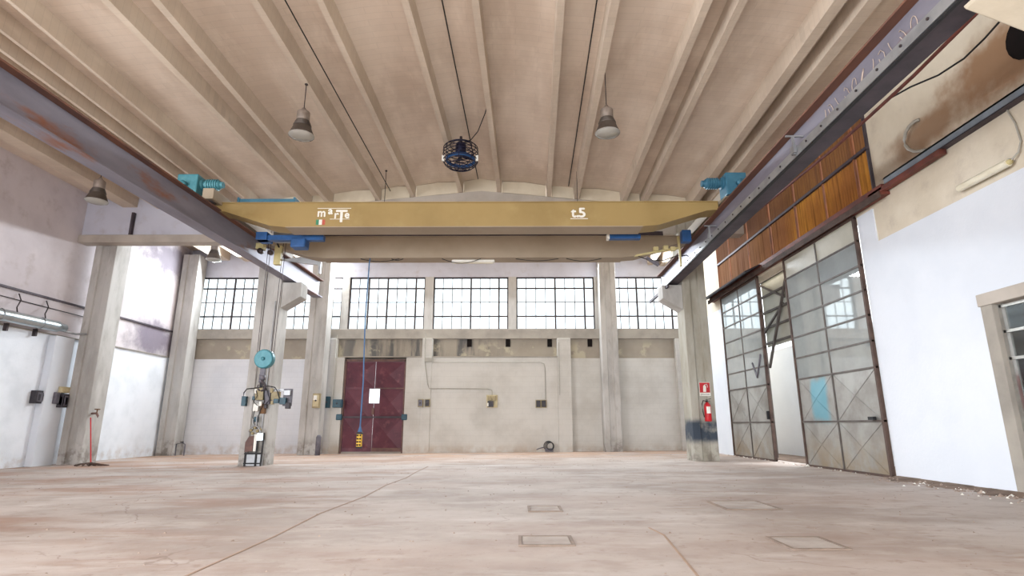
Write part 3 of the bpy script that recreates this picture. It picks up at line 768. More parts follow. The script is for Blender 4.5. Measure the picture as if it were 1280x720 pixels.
# writing on the girder
YF1 = 11.494
lg = put(G().box(-4.34, -3.60, YF1 - 0.002, YF1, 5.60, 5.612).box(-4.05, -3.62, YF1 - 0.002, YF1, 5.352, 5.362), 'lettering_rule', 'whitepaint', g1, label='white rules framing the word marte')
def letter(ch, x, z, size, sx=1.0): return text(ch, 'letter', 'whitepaint', g1, (x, YF1, z), size, ext=0.002, sx=sx, heavy=0.007)
letter('m', -4.335, 5.415, 0.265, 0.92); letter('a', -4.10, 5.475, 0.235, 1.0); letter('r', -3.965, 5.375, 0.255, 0.95)
letter('T', -3.93, 5.29, 0.40, 1.05); letter('e', -3.735, 5.385, 0.235, 0.95)
f1 = G(); f1.box(-4.35, -4.285, YF1 - .002, YF1, 5.225, 5.345); put(f1, 'flag_stripe', 'green', g1, label='green stripe of the small flag')
f1 = G(); f1.box(-4.285, -4.215, YF1 - .002, YF1, 5.225, 5.345); put(f1, 'flag_stripe', 'whitepaint', g1, label='white stripe of the small flag')
f1 = G(); f1.box(-4.215, -4.15, YF1 - .002, YF1, 5.225, 5.345); put(f1, 'flag_stripe', 'flagred', g1, label='red stripe of the small flag')
text('t.', 'letter', 'whitepaint', g1, (1.21, YF1, 5.39), 0.32, ext=0.002, heavy=0.009)
text('5', 'letter', 'whitepaint', g1, (1.36, YF1, 5.39), 0.30, ext=0.002, sx=1.15, heavy=0.009)
f1 = G(); f1.box(1.19, 1.57, YF1 - .002, YF1, 5.345, 5.36); put(f1, 'lettering_rule', 'whitepaint', g1, label='white rule under t.5')
# hook block on its ropes
hb = root('hook_block', (-5.74, 12.8, 2.46), 'turquoise round hook block hanging on steel ropes in front of the left pillar', 'hook')
g = G(); g.lathe([(0, -0.09), (0.20, -0.09), (0.22, -0.06), (0.22, 0.06), (0.20, 0.09), (0, 0.09)], (-5.74, 12.8, 2.46), 1, 28, False); put(g, 'sheave_cover', 'turq', hb, bevel=0.01)
g = G(); g.lathe([(0, 0), (0.04, 0), (0.04, -0.03), (0, -0.03)], (-5.74, 12.71, 2.46), 1, 14); put(g, 'axle', 'turq', hb)
g = G()
for x0, x1 in ((-5.96, -5.93), (-5.90, -5.88), (-5.60, -5.60), (-5.54, -5.55)): g.tube([(x0, 12.85, 5.25), (x1, 12.8, 2.5)], 0.007, 5)
put(g, 'rope', 'darkmetal', hb)
g = G(); g.cbox((-5.75, 12.8, 2.14), (0.10, 0.08, 0.26)); g.lathe([(0, .05), (0.07, .05), (0.07, -.05), (0, -.05)], (-5.75, 12.8, 2.04), 2, 12); put(g, 'swivel', 'box_grey', hb)
g = G(); pts = [(-5.75, 12.8, 2.0)]
for k in range(13):
    a = math.radians(80 - k * 24); pts.append((-5.75 + 0.085 * math.cos(a), 12.8, 1.84 + 0.095 * math.sin(a)))
g.tube(pts, [0.03] + [0.034 - 0.0018 * k for k in range(13)], 8); put(g, 'hook', 'darkmetal', hb)
# pendant control
pc = root('pendant_control', (-3.62, 13.4, 0.50), 'yellow and black crane pendant control hanging on a blue cable before the maroon door', 'crane control')
P = Vector((-3.62, 13.4, 0.47))
g = G(); g.tube([(-3.75, 13.84, 5.17), (-3.70, 13.6, 5.0), (-3.69, 13.5, 3.5), (-3.62, 13.42, 2.0), (-3.62, 13.4, 0.88)], 0.017, 6); put(g, 'cable', 'bluecable', pc)
g = G(); g.cbox((P.x, P.y, 0.66), (0.12, 0.09, 0.32)); pb = put(g, 'handset', 'yellowpendant', pc, bevel=0.015)
g = G(); g.cbox((P.x, P.y, 0.81), (0.13, 0.10, 0.05)); g.cbox((P.x, P.y, 0.495), (0.13, 0.10, 0.04)); put(g, 'rubber_cap', 'black', pb, bevel=.008)
g = G(); g.lathe([(0.02, 0.1), (0.05, 0), (0.055, -.02)], (P.x, P.y, 0.86), 2, 10); put(g, 'cable_gland', 'bluecable', pb)
for k, z in enumerate((0.76, 0.69, 0.62, 0.55)):
    for dx in (-0.03, 0.03):
        q = G(); q.lathe([(0, -.02), (0.02, -.02), (0.02, 0)], (P.x + dx, P.y - .05, z), 1, 8); put(q, 'button', 'black', pb)

# ================================================================ hanging lamps and fan
def lamp(x, y, z, ztop, label, cat='lamp'):
    r = root('high_bay_lamp', (x, y, z), label, cat, 'hanging industrial lamps')
    g = G(); g.lathe([(0.0, .62), (0.03, .61), (0.055, .57), (0.12, .52), (0.125, .50), (0.125, .33), (0.11, .32)], (x, y, z), 2, 24); put(g, 'ballast_housing', 'lampbody', r)
    g = G()
    pr = [(0.11, .33)]
    for k in range(4): pr += [(0.135 + .012 * k, .32 - .03 * k), (0.135 + .012 * k, .305 - .03 * k), (0.115 + .014 * k, .30 - .03 * k)]
    pr += [(0.165, .2), (0.235, .02), (0.24, 0.0)]
    g.lathe(pr, (x, y, z), 2, 28); put(g, 'shade', 'lampneck', r)
    g = G(); g.lathe([(0.236, 0.0), (0.228, .03), (0.16, .19), (0.06, .22), (0, .22)], (x, y, z), 2, 28); put(g, 'reflector', 'reflector', r)
    g = G(); g.lathe([(0.0, .20), (0.035, .19), (0.05, .12), (0.035, .06), (0, .045)], (x, y, z), 2, 14); put(g, 'bulb', 'whitepaint', r)
    for s_ in (-1, 1):
        q = G(); q.cbox((x + s_ * 0.085, y + 0.05, z + 0.17), (0.06, 0.05, 0.03)); put(q, 'lamp_clip', 'black', r)
    g = G(); g.lathe([(0.0, -0.05), (0.10, -.045), (0.18, -.028), (0.238, 0.0), (0.245, .012)], (x, y, z), 2, 28); put(g, 'cover_glass', 'lampglass', r)
    g = G(); g.tube([(x, y, z + .6), (x, y, ztop)], 0.009, 6); g.cbox((x, y, ztop), (0.05, 0.05, 0.05)); put(g, 'hanging_wire', 'darkmetal', r)
    return r
lamp(-4.20, 9.95, 6.50, zr(-4.2), 'bell-shaped lamp hanging under the roof above the word marte, left of the caged fan')
lamp(1.80, 9.95, 6.53, zr(1.8) + .40, 'bell-shaped lamp hanging under the roof, right of the caged fan')
lamp(-10.05, 12.5, 6.20, zr(-10) + .40, 'bell-shaped lamp near the left wall, beside the left crane rail')
lamp(-10.15, 18.0, 6.38, zr(-10) + .40, 'small far bell-shaped lamp above the far left window')
lamp(-3.72, 14.85, 6.19, zr(-3.7) + .40, 'lamp glimpsed between the two crane girders, left one')
lamp(1.75, 14.85, 6.20, zr(1.7) + .40, 'lamp glimpsed between the two crane girders, right one')
lamp(-4.15, 20.0, 7.00, zr(-4) + .40, 'far lamp showing just below the rear crane girder')
# long white fitting under the rear girder
r = root('strip_light_fitting', (-1.1, 14.0, 5.1), 'long white strip fitting hanging under the rear crane girder', 'light fitting')
g = G(); g.box(-1.66, -0.55, 13.95, 14.1, 5.10, 5.165); put(g, 'housing', 'whitepaint', r, bevel=0.01)
g = G(); g.box(-1.6, -0.6, 13.98, 14.07, 5.085, 5.10); put(g, 'diffuser', 'tube', r)
# caged fan
FX, FY, FZ = -1.36, 12.7, 7.36
fan = root('ceiling_fan', (FX, FY, FZ - .3), 'dark round ventilator in a wire cage hanging from the roof', 'fan')
fan.scale = (1.22, 1.22, 1.22)
def ring(c, r, t, n=28):
    q = G(); pts = [(c[0] + r * math.cos(2 * math.pi * k / n), c[1] + r * math.sin(2 * math.pi * k / n), c[2]) for k in range(n + 1)]
    return q.tube(pts, t, 5, False)
for r_, z_ in ((.345, .20), (.352, .13), (.355, .06), (.355, -.01), (.352, -.08), (.32, -.14), (.26, -.19), (.19, -.22), (.12, -.235), (.30, .24), (.22, .26)):
    put(ring((FX, FY, FZ + z_), r_, 0.009), 'cage_ring', 'fanmetal', fan)
for k in range(8):
    a = math.pi * 2 * k / 8; ca, sa = math.cos(a), math.sin(a)
    g = G(); g.tube([(FX + q[0] * ca, FY + q[0] * sa, FZ + q[1]) for q in ((.05, .28), (.25, .25), (.345, .2), (.357, .0), (.33, -.13), (.22, -.215), (.03, -.245))], 0.008, 5)
    put(g, 'cage_rib', 'fanmetal', fan)
g = G(); g.lathe([(0, .33), (0.09, .31), (0.11, .26), (0.11, .10), (0.07, .06), (0, .06)], (FX, FY, FZ), 2, 18); put(g, 'motor', 'fanmetal', fan)
g = G(); g.lathe([(0.27, .0), (0.30, .0), (0.30, -.06), (0.27, -.06), (0.27, 0)], (FX, FY, FZ - .03), 2, 28); put(g, 'air_ring', 'deepblue', fan)
for k in range(4):
    a = math.pi / 2 * k + .3; g = G()
    d = Vector((math.cos(a), math.sin(a), 0)); n_ = Vector((-math.sin(a), math.cos(a), 0))
    p = Vector((FX, FY, FZ + .03))
    g.add([p + d * .05 - n_ * .04 + Vector((0, 0, .02)), p + d * .26 - n_ * .07 + Vector((0, 0, .03)), p + d * .26 + n_ * .07 - Vector((0, 0, .03)), p + d * .05 + n_ * .04 - Vector((0, 0, .02)),
           p + d * .05 - n_ * .04 + Vector((0, 0, .026)), p + d * .26 - n_ * .07 + Vector((0, 0, .036)), p + d * .26 + n_ * .07 - Vector((0, 0, .024)), p + d * .05 + n_ * .04 - Vector((0, 0, .014))],
          [(3, 2, 1, 0), (4, 5, 6, 7), (0, 1, 5, 4), (1, 2, 6, 5), (2, 3, 7, 6), (3, 0, 4, 7)])
    put(g, 'fan_blade', 'fanmetal', fan)
for s_ in (-1, 1):
    g = G(); g.cbox((FX + s_ * .34, FY - .1, FZ - .07), (0.05, 0.03, 0.12)); put(g, 'cage_clip', 'whitepaint', fan, label='white clip on the cage')
g = G(); g.tube([(FX, FY, FZ + .32), (FX, FY, FZ + .46)], 0.03, 6); put(g, 'down_rod', 'darkmetal', fan)
g = G(); g.tube([(FX + .03, FY, FZ + .32), (FX + .22, FY - .2, FZ + .28), (FX + .38, FY - .5, FZ + .30), (FX + .55, FY - 1.0, FZ + .40), (FX + .66, FY - 1.48, FZ + .52)], 0.01, 6); put(g, 'power_cable', 'black', fan)

# ================================================================ maroon door in the back wall
door = root('door_1', ((DX0 + DX1) / 2, YB - 0.1, 0), None, None); door['kind'] = 'structure'
YD = YB - 0.20
fr = G(); fr.box(DX0, DX0 + .05, YD - .06, YB, -.05, DZ); fr.box(DX1 - .05, DX1, YD - .06, YB, -.05, DZ); fr.box(DX0, DX1, YD - .06, YB, DZ - .06, DZ + .02)
put(fr, 'door_frame', 'doorframe', door)
put(G().box(DX0, DX1, YD - .02, YB + .3, -.3, .015), 'threshold', 'bandledge', door)
xm = (DX0 + DX1) / 2; WX0, WX1, WZ0, WZ1 = -5.62, -5.22, 1.80, 2.36
zr_ = [0.02, 1.27, 2.36, DZ - .07]
for (a, b, s_) in ((DX0 + .05, xm - .005, 0), (xm + .005, DX1 - .05, 1)):
    leaf = root('door_leaf', ((a + b) / 2, YD, 0), None, None); leaf.parent = door
    leaf.location = Vector(((a + b) / 2, YD, 0)) - wloc(door)
    for k in range(3):
        z0, z1 = zr_[k], zr_[k + 1]; g = G(); cx, cz = (a + b) / 2, (z0 + z1) / 2
        if k == 1:      # panel with the window notch beside the meeting edge
            zz0, zz1 = WZ0, z1
            if s_ == 0: g.box(a, WX0, YD, YD + .03, z0, z1); g.box(WX0, b, YD, YD + .03, z0, WZ0)
            else: g.box(WX1, b, YD, YD + .03, z0, z1); g.box(a, WX1, YD, YD + .03, z0, WZ0)
            # embossed cross in low relief
            e = 0.05; px0, px1 = (a + .04, WX0 - .03) if s_ == 0 else (WX1 + .03, b - .04)
            pz0, pz1 = z0 + .05, z1 - .05; mx, mz = (px0 + px1) / 2, (pz0 + pz1) / 2
            g.add([(px0, YD - .002, pz0), (px1, YD - .002, pz0), (px1, YD - .002, pz1), (px0, YD - .002, pz1), (mx, YD - .085, mz)], [(0, 1, 4), (1, 2, 4), (2, 3, 4), (3, 0, 4)])
        else:
            g.box(a, b, YD, YD + .03, z0, z1)
            px0, px1, pz0, pz1 = a + .04, b - .04, z0 + .05, z1 - .05
            g.add([(px0, YD - .002, pz0), (px1, YD - .002, pz0), (px1, YD - .002, pz1), (px0, YD - .002, pz1), (cx, YD - .11, cz)], [(0, 1, 4), (1, 2, 4), (2, 3, 4), (3, 0, 4)])
        put(g, 'pressed_panel', 'doorpurple', leaf)
    g = G()
    for z in (zr_[1], zr_[2]): g.box(a, b, YD - .03, YD, z - .02, z + .02)
    g.box(a, b, YD - .02, YD, .02, .16)
    put(g, 'leaf_rail', 'doorframe' if s_ else 'doorpurple', leaf)
g = G(); g.box(DX0 - .1, DX1 + .06, YD - .09, YD - .05, 1.25, 1.31); put(g, 'locking_bar', 'raildark', door)
for x in (DX0 - .08, DX1 + .04):
    g = G(); g.cbox((x, YD - .12, 1.28), (0.22, 0.12, 0.22)); put(g, 'bar_bracket', 'teal', door, bevel=0.03)
g = G(); g.box(WX0, WX1, YD + .005, YD + .012, WZ0, WZ1); put(g, 'door_pane', 'pane', door, label='bright small pane across the meeting edge')
g = G(); g.cbox((xm - .01, YD - .04, 1.5), (0.09, 0.05, 0.25)); put(g, 'door_lock', 'doorframe', door)

# ================================================================ electrical boxes and conduits on the back wall
def boxthing(name, x, y, z, w_, d, h, mat, label, cat='electrical box', lid=None, lever=True):
    r = root(name, (x, y, z - h / 2), label, cat)
    g = G(); g.cbox((x, y - d / 2, z), (w_, d, h)); put(g, 'housing', mat, r, bevel=0.008)
    g = G(); g.cbox((x, y - d - .008, z), (w_ * .8, .02, h * .8)); put(g, 'cover', lid or mat, r, bevel=0.006)
    if lever:
        g = G(); g.lathe([(0, 0), (0.03, 0), (0.03, -.04), (0, -.04)], (x, y - d - .015, z), 1, 10); put(g, 'switch_knob', 'box_dark', r)
    return r
boxthing('switch_box', -3.60, 21.62, 1.80, .19, .11, .30, 'box_tan', 'left one of the two small boxes right of the maroon door', lid='box_grey')
boxthing('switch_box', -3.34, 21.62, 1.80, .19, .11, .30, 'box_tan', 'right one of the two small boxes right of the maroon door', lid='box_dark')
r = root('distribution_board', (-.9, 21.6, 1.6), 'wooden-backed fuse board in the middle of the white back wall', 'electrical box')
g = G(); g.box(-1.12, -.70, 21.60, 21.66, 1.63, 2.10); put(g, 'backboard', 'yellowlabel', r)
for x in (-1.0, -.82):
    g = G(); g.cbox((x, 21.55, 1.97), (.13, .09, .16)); put(g, 'fuse_box', 'box_tan', r)
g = G(); g.cbox((-.96, 21.54, 1.76), (.22, .1, .22)); put(g, 'socket', 'box_dark', r)
g = G(); g.cbox((-1.06, 21.50, 1.74), (.06, .05, .12)); put(g, 'plug', 'whitepaint', r)
r = root('socket_pair', (.96, 21.6, 1.6), 'dark pair of sockets on the back wall near the coiled hose', 'electrical box')
g = G(); g.box(.74, 1.16, 21.62, 21.66, 1.62, 1.92); put(g, 'backboard', 'box_tan', r)
for x in (.84, 1.05):
    g = G(); g.cbox((x, 21.57, 1.77), (.15, .1, .24)); put(g, 'socket', 'box_dark', r, bevel=.01)
def pipe(name, pts, rad, mat, label, cat='conduit'):
    g = G(); g.tube(pts, rad, 6); return tag(put(g, name, mat, None), label, cat)
pipe('wall_conduit', [(-3.52, 21.6, 4.5), (-3.50, 21.6, 3.35), (-3.36, 21.6, 2.5), (-3.30, 21.62, 2.34), (-1.1, 21.63, 2.33), (-.92, 21.63, 2.28), (-.91, 21.62, 2.1)], .02, 'conduit', 'grey conduit dropping from the windows to the fuse board')
pipe('wall_conduit', [(-3.2, 21.60, 3.34), (.92, 21.63, 3.34), (1.08, 21.63, 3.28), (1.12, 21.63, 3.12), (1.12, 21.62, 1.95)], .016, 'conduit', 'thin grey conduit along the top of the white back wall to the dark sockets')
pipe('wall_conduit', [(1.66, 21.62, 4.1), (1.66, 21.62, 2.1)], .014, 'conduit', 'short vertical wire on the pilaster right of the dark sockets')
g = G(); g.cbox((-3.35, 21.57, 3.43), (.28, .1, .16)); tag(put(g, 'junction_box', 'conduit', None, bevel=.01), 'small pale junction box under the window beam, right of the maroon door', 'electrical box')
pipe('wall_conduit', [(-6.95, 21.6, 4.4), (-6.92, 21.6, 3.5), (-6.93, 21.6, 1.95)], .014, 'conduit', 'thin vertical wire left of the maroon door')
pipe('drain_pipe', [(-7.42, 21.7, 4.6), (-7.40, 21.65, 3.0), (-7.34, 21.3, 1.2), (-7.34, 21.2, .6)], .035, 'galv', 'vertical grey pipe on the right side of the pillar by the maroon door', 'pipe')
g = G(); g.lathe([(0, 0), (.09, 0), (.09, .62), (.05, .7), (0, .7)], (-7.02, 20.6, fz(-7)), 2, 14); tag(put(g, 'pipe_sleeve', 'box_grey', None), 'thick dark pipe sleeve on the floor by the pillar left of the maroon door', 'pipe')
# coil of hose on the floor
r = root('coiled_hose', (1.25, 21.45, fz(1.2)), 'small black coil of hose lying against the back wall', 'hose')
for k in range(3):
    g = G(); n_ = 22; rr = .17 - .02 * k
    g.tube([(1.2 + .03 * k + rr * math.cos(2 * math.pi * i / n_), 21.5 - .07 * k + 0.03 * math.sin(4 * math.pi * i / n_), .24 + rr * math.sin(2 * math.pi * i / n_)) for i in range(n_ + 1)], .018, 6); put(g, 'hose_loop', 'black', r)
g = G(); g.tube([(1.05, 21.5, .2), (.85, 21.35, .16), (.75, 21.3, .12)], .02, 6); g.cbox((1.22, 21.45, .10), (.3, .12, .12)); put(g, 'hose_end', 'box_grey', r)
# boxes near pillar 400
r = boxthing('meter_box', -7.24, 20.78, 1.85, .26, .14, .52, 'box_tan', 'tan meter box on the pillar left of the maroon door', lid='yellowlabel')
g = G(); g.cbox((-7.26, 20.60, 1.95), (.12, .03, .16)); put(g, 'dial_window', 'whitepaint', r)
boxthing('switch_box', -7.12, 21.635, 1.83, .19, .16, .42, 'teal', 'narrow blue-grey switch box hanging right of the tan meter box')
boxthing('switch_box', -6.72, 21.64, 1.78, .34, .2, .30, 'teal', 'dark teal switch box on the white wall left of the maroon door')

# cluster on the pillar 315 (front face y=15.45)
r = root('socket_cluster', (-6.9, 15.4, .2), 'tangle of sockets, switches and wires fixed to the pillar below the hook block', 'electrical board')
def part(c, d, mat, name, b=.008): put(G().cbox(c, d), name, mat, r, bevel=b)
part((-6.92, 15.38, 1.82), (.22, .14, .34), 'box_tan', 'fuse_box'); part((-6.70, 15.38, 1.72), (.16, .14, .36), 'box_grey', 'switch')
part((-7.32, 15.36, 1.62), (.12, .12, .26), 'teal', 'socket'); part((-6.50, 15.40, 1.76), (.22, .12, .22), 'box_tan', 'fuse_box')
part((-6.44, 15.42, 1.92), (.36, .05, .05), 'galv', 'bracket_arm', 0); part((-6.40, 15.42, 1.60), (.42, .05, .05), 'galv', 'bracket_arm', 0)
part((-6.18, 15.42, 1.72), (.24, .06, .46), 'box_grey', 'side_board'); part((-6.18, 15.36, 1.84), (.18, .08, .14), 'galv', 'fuse_box')
part((-6.26, 15.34, 1.62), (.16, .12, .18), 'teal', 'socket'); part((-6.12, 15.34, 1.50), (.12, .12, .16), 'box_dark', 'socket')
part((-6.44, 15.34, 1.62), (.14, .10, .12), 'teal', 'socket'); part((-6.93, 15.36, 2.22), (.10, .08, .22), 'box_grey', 'switch'); part((-6.92, 15.37, 2.06), (.07, .06, .12), 'box_dark', 'switch')
part((-6.98, 15.36, 1.45), (.14, .1, .2), 'whitepaint', 'socket'); part((-6.80, 15.38, 1.42), (.12, .12, .26), 'wood', 'socket')
part((-6.95, 15.36, 1.14), (.10, .08, .14), 'teal', 'socket')
g = G(); g.tube([(-7.0, 15.29, 1.9), (-6.95, 15.27, 1.75), (-7.03, 15.27, 1.6), (-6.92, 15.28, 1.5)], .010, 6); g.tube([(-6.72, 15.29, 1.95), (-6.66, 15.27, 1.8), (-6.6, 15.27, 1.66), (-6.7, 15.28, 1.55)], .010, 6)
g.tube([(-6.92, 15.3, 1.98), (-7.08, 15.3, 1.96), (-7.26, 15.3, 1.94), (-7.33, 15.3, 1.84), (-7.33, 15.3, 1.7)], .015, 6)
g.tube([(-6.9, 15.3, 1.98), (-6.7, 15.3, 2.02), (-6.5, 15.3, 1.98), (-6.42, 15.3, 1.86), (-6.36, 15.3, 1.7), (-6.28, 15.3, 1.64)], .015, 6)
g.tube([(-6.93, 15.34, 2.6), (-6.92, 15.34, 2.0)], .014, 6); g.tube([(-6.8, 15.3, 1.9), (-6.75, 15.3, 1.6), (-6.83, 15.3, 1.4), (-6.9, 15.3, 1.1), (-6.88, 15.32, .9)], .012, 6)
g.tube([(-6.99, 15.3, 1.36), (-7.02, 15.3, 1.2), (-6.95, 15.3, 1.0), (-7.0, 15.32, .84)], .010, 6)
put(g, 'wire', 'black', r)
for k, (x, z, dz) in enumerate(((-7.02, 1.88, .12), (-6.80, 1.93, .1), (-6.60, 1.9, .12), (-7.06, 1.7, .1), (-6.86, 1.55, .12), (-6.72, 1.48, .1), (-6.55, 1.58, .1))):
    part((x, 15.34, z), (.07, .08, dz), ('whitepaint', 'box_dark', 'box_tan', 'teal')[k % 4], 'plug', .006)
g = G(); g.tube([(-6.78, 15.42, 4.4), (-6.79, 15.42, 2.3), (-6.80, 15.42, .9)], .018, 6); put(g, 'riser_pipe', 'galv', r)
# lower rack: pipes with valves and the steel tray
r = root('valve_rack', (-6.9, 15.3, -.05), 'dark steel rack with valves and hoses standing against the foot of the pillar', 'rack')
fb = fz(-6.9)
put(G().box(-7.11, -6.67, 15.30, 15.40, fb, .25), 'lower_plate', 'galv', r, bevel=.008)
put(G().box(-6.93, -6.83, 15.30, 15.36, .32, .76), 'pale_panel', 'whitepaint', r, bevel=.005)
g = G()
for x in (-7.10, -6.82): g.bar((x, 15.28, fb), (x, 15.28, .78 if x > -7 else .30), .035, .035)
g.bar((-6.68, 15.28, fb), (-6.66, 15.28, .80), .035, .035); g.bar((-7.12, 15.26, .27), (-6.66, 15.26, .27), .04, .04); g.bar((-7.12, 15.26, .02), (-6.66, 15.26, .02), .03, .03)
put(g, 'steel_frame', 'black', r)
g = G(); g.box(-6.82, -6.66, 15.22, 15.30, .60, .78); put(g, 'shiny_tray', 'duct', r)
g = G(); g.prism([(-7.14, .30), (-6.94, .33), (-6.93, .72), (-7.06, .70), (-7.14, .55)], 1, 15.28, 15.36); put(g, 'brown_board', 'doorframe', r)
for (x, z) in ((-7.02, .86), (-6.92, .92), (-6.85, .84), (-6.97, .78), (-6.78, .88)):
    g = G(); g.lathe([(0, -.05), (.035, -.05), (.035, .0), (.02, .01), (.02, .05), (0, .05)], (x, 15.3, z), 1, 10); put(g, 'valve', 'box_tan', r)
g = G(); g.tube([(-7.08, 15.28, .82), (-7.0, 15.25, .95), (-6.9, 15.25, .98), (-6.8, 15.25, .92), (-6.76, 15.27, .8)], .018, 6)
g.tube([(-6.9, 15.3, 1.0), (-6.91, 15.3, 1.25)], .016, 6); g.tube([(-6.99, 15.3, .9), (-7.0, 15.3, 1.15)], .012, 6); put(g, 'pipe', 'galv', r)

# ================================================================ left wall things
r = root('heating_duct', (-12.98, 8, 3.7), 'shiny galvanised round duct slung along the left wall', 'duct')
g = G(); g.tube([(-12.98, 2.2, 3.7), (-12.98, 15.55, 3.7)], .15, 20); put(g, 'duct_tube', 'duct', r)
g = G(); g.lathe([(.155, 0), (.155, .08), (.11, .10), (.11, .35), (0, .35)], (-12.98, 15.5, 3.7), 1, 20); put(g, 'reducer', 'duct', r)
g = G(); g.tube([(-12.98, 15.8, 3.62), (-12.9, 16.2, 3.58), (-12.75, 16.42, 3.62)], .03, 8); put(g, 'outlet_pipe', 'galv', r)
for y in (4.5, 7.5, 10.5, 13.75, 15.0):
    g = G(); n_ = 20; g.tube([(-12.98 + .158 * math.cos(2 * math.pi * k / n_), y, 3.7 + .158 * math.sin(2 * math.pi * k / n_)) for k in range(n_ + 1)], .012, 5); put(g, 'strap', 'galv', r)
for y in (14.25, 15.15):
    g = G(); g.tube([(-13.27, y + .25, 4.40), (-13.15, y + .22, 4.22), (-13.02, y, 3.98), (-12.98, y, 3.84)], .016, 6); g.cbox((-13.2, y, 3.46), (.1, .06, .2)); put(g, 'hanger', 'darkmetal', r)
def wallbox(name, y0, y1, z0, z1, d, mat, label, lid):
    r = root(name, (XL + d / 2, (y0 + y1) / 2, z0), label, 'electrical box'); x = XL
    g = G(); g.box(x, x + d, y0, y1, z0, z1); put(g, 'housing', mat, r, bevel=.01)
    g = G(); g.box(x + d, x + d + .02, y0 + .05, y1 - .05, z0 + .05, z1 - .05); put(g, 'cover', lid, r)
    for k in range(3):
        g = G(); y = y0 + .1 + k * (y1 - y0 - .2) / 2; g.box(x + d + .02, x + d + .03, y - .03, y + .03, z0 + .08, z1 - .1); put(g, 'switch', 'box_dark' if lid != 'box_dark' else 'box_grey', r)
    return r
r = wallbox('switch_board', 15.52, 16.02, 1.57, 1.92, .16, 'box_dark', 'dark switch board on the left wall, the one farther from the pillar', 'box_grey')
g = G(); g.box(XL, XL + .30, 16.03, 16.19, 1.58, 1.9); put(g, 'side_socket', 'box_grey', r, bevel=.02)
wl2 = wallbox('switch_board', 16.2, 16.42, 1.48, 1.86, .38, 'box_dark', 'dark switch board with faded yellow label beside the left pillar', 'box_grey')
g = G(); g.box(-13.06, -12.92, 16.20, 16.42, 1.54, 1.80); put(g, 'side_socket', 'box_grey', wl2, bevel=.02)
g = G(); g.box(-13.07, -12.96, 16.16, 16.46, 1.89, 2.06); g.box(-13.3, -13.07, 16.2, 16.22, 1.92, 2.0); put(g, 'label_plate', 'yellowlabel', wl2, label='blank faded yellow plate')
# red mop leaning beside pillar
r = root('mop', (-11.65, 16.1, fz(-11.65)), 'red-handled mop standing on the floor beside the left pillar', 'mop')
zf = fz(-11.7)
g = G(); g.tube([(-11.66, 16.0, zf + .05), (-11.90, 16.02, 1.2)], .016, 8); put(g, 'handle', 'red', r)
g = G()
random.seed(5)
for k in range(26):
    a = random.uniform(0, 6.28); q = random.uniform(.15, .55)
    g.tube([(-11.66, 16.0, zf + .08), (-11.72 + q * .5 * math.cos(a), 16.0 + q * .3 * math.sin(a), zf + .05), (-11.66 + q * math.cos(a), 16.0 + q * .5 * math.sin(a), zf + .015)], .018, 5)
put(g, 'mop_head', 'mop', r)
r = root('tap', (-12.1, 16.42, 1.25), 'small rusty tap and valve on the left pillar above the mop', 'tap')
g = G(); g.tube([(-12.32, 16.6, 1.32), (-12.1, 16.5, 1.32), (-12.02, 16.45, 1.25), (-12.02, 16.45, 1.18)], .03, 8); put(g, 'spout', 'doorframe', r)
g = G(); g.lathe([(0, 0), (.07, 0), (.07, .03), (0, .03)], (-12.1, 16.5, 1.42), 2, 12); g.tube([(-12.1, 16.5, 1.32), (-12.1, 16.5, 1.42)], .015, 6); put(g, 'tap_handle', 'wood', r)
# little valve group at foot of far-left pillar
r = root('floor_valve', (-12.3, 21.2, fz(-12.3)), 'small cluster of pipe stubs at the foot of the far left pillar', 'valve')
g = G(); zf = fz(-12.3)
g.tube([(-12.42, 21.2, zf), (-12.42, 21.2, .32), (-12.2, 21.2, .36), (-12.1, 21.2, .3), (-12.1, 21.2, zf)], .022, 6); put(g, 'pipe', 'box_grey', r)
g = G(); g.lathe([(0, 0), (.06, 0), (.06, .03), (0, .03)], (-12.2, 21.15, .38), 2, 10); put(g, 'hand_wheel', 'box_dark', r)

# ================================================================ extinguisher and sign on the right pillar (front face y=15.72)
fe = root('fire_extinguisher', (5.20, 15.62, 1.08), 'red fire extinguisher hung on the right pillar above the dark painted patch', 'fire extinguisher')
g = G(); g.lathe([(0, 0), (.085, 0), (.092, .02), (.092, .40), (.08, .45), (.04, .49), (.03, .51), (0, .51)], (5.20, 15.60, 1.09), 2, 24); put(g, 'cylinder', 'red', fe)
g = G(); g.lathe([(0, 0), (.022, 0), (.022, .05), (0, .05)], (5.20, 15.60, 1.60), 2, 12); g.bar((5.16, 15.60, 1.66), (5.30, 15.56, 1.69), .03, .014); g.bar((5.18, 15.60, 1.63), (5.28, 15.56, 1.63), .03, .012); put(g, 'valve_handle', 'black', fe)
g = G(); g.tube([(5.18, 15.60, 1.62), (5.09, 15.58, 1.64), (5.05, 15.57, 1.55), (5.06, 15.57, 1.35), (5.09, 15.58, 1.2)], .013, 8); put(g, 'hose', 'black', fe)
lb = G(); nn = 8
for k in range(nn):
    a0 = math.radians(-125 + 70 * k / nn); a1 = math.radians(-125 + 70 * (k + 1) / nn); R_ = .0935
    lb.add([(5.20 + R_ * math.cos(a0), 15.60 + R_ * math.sin(a0), 1.30), (5.20 + R_ * math.cos(a1), 15.60 + R_ * math.sin(a1), 1.30), (5.20 + R_ * math.cos(a1), 15.60 + R_ * math.sin(a1), 1.48), (5.20 + R_ * math.cos(a0), 15.60 + R_ * math.sin(a0), 1.48)], [(0, 1, 2, 3)])
put(lb, 'paper_label', 'whitepaint', fe)
g = G(); g.box(5.16, 5.24, 15.69, 15.73, 1.4, 1.5); put(g, 'wall_bracket', 'darkmetal', fe)
sg = root('fire_sign', (5.20, 15.70, 1.78), 'red and white fire extinguisher sign on the right pillar', 'sign')
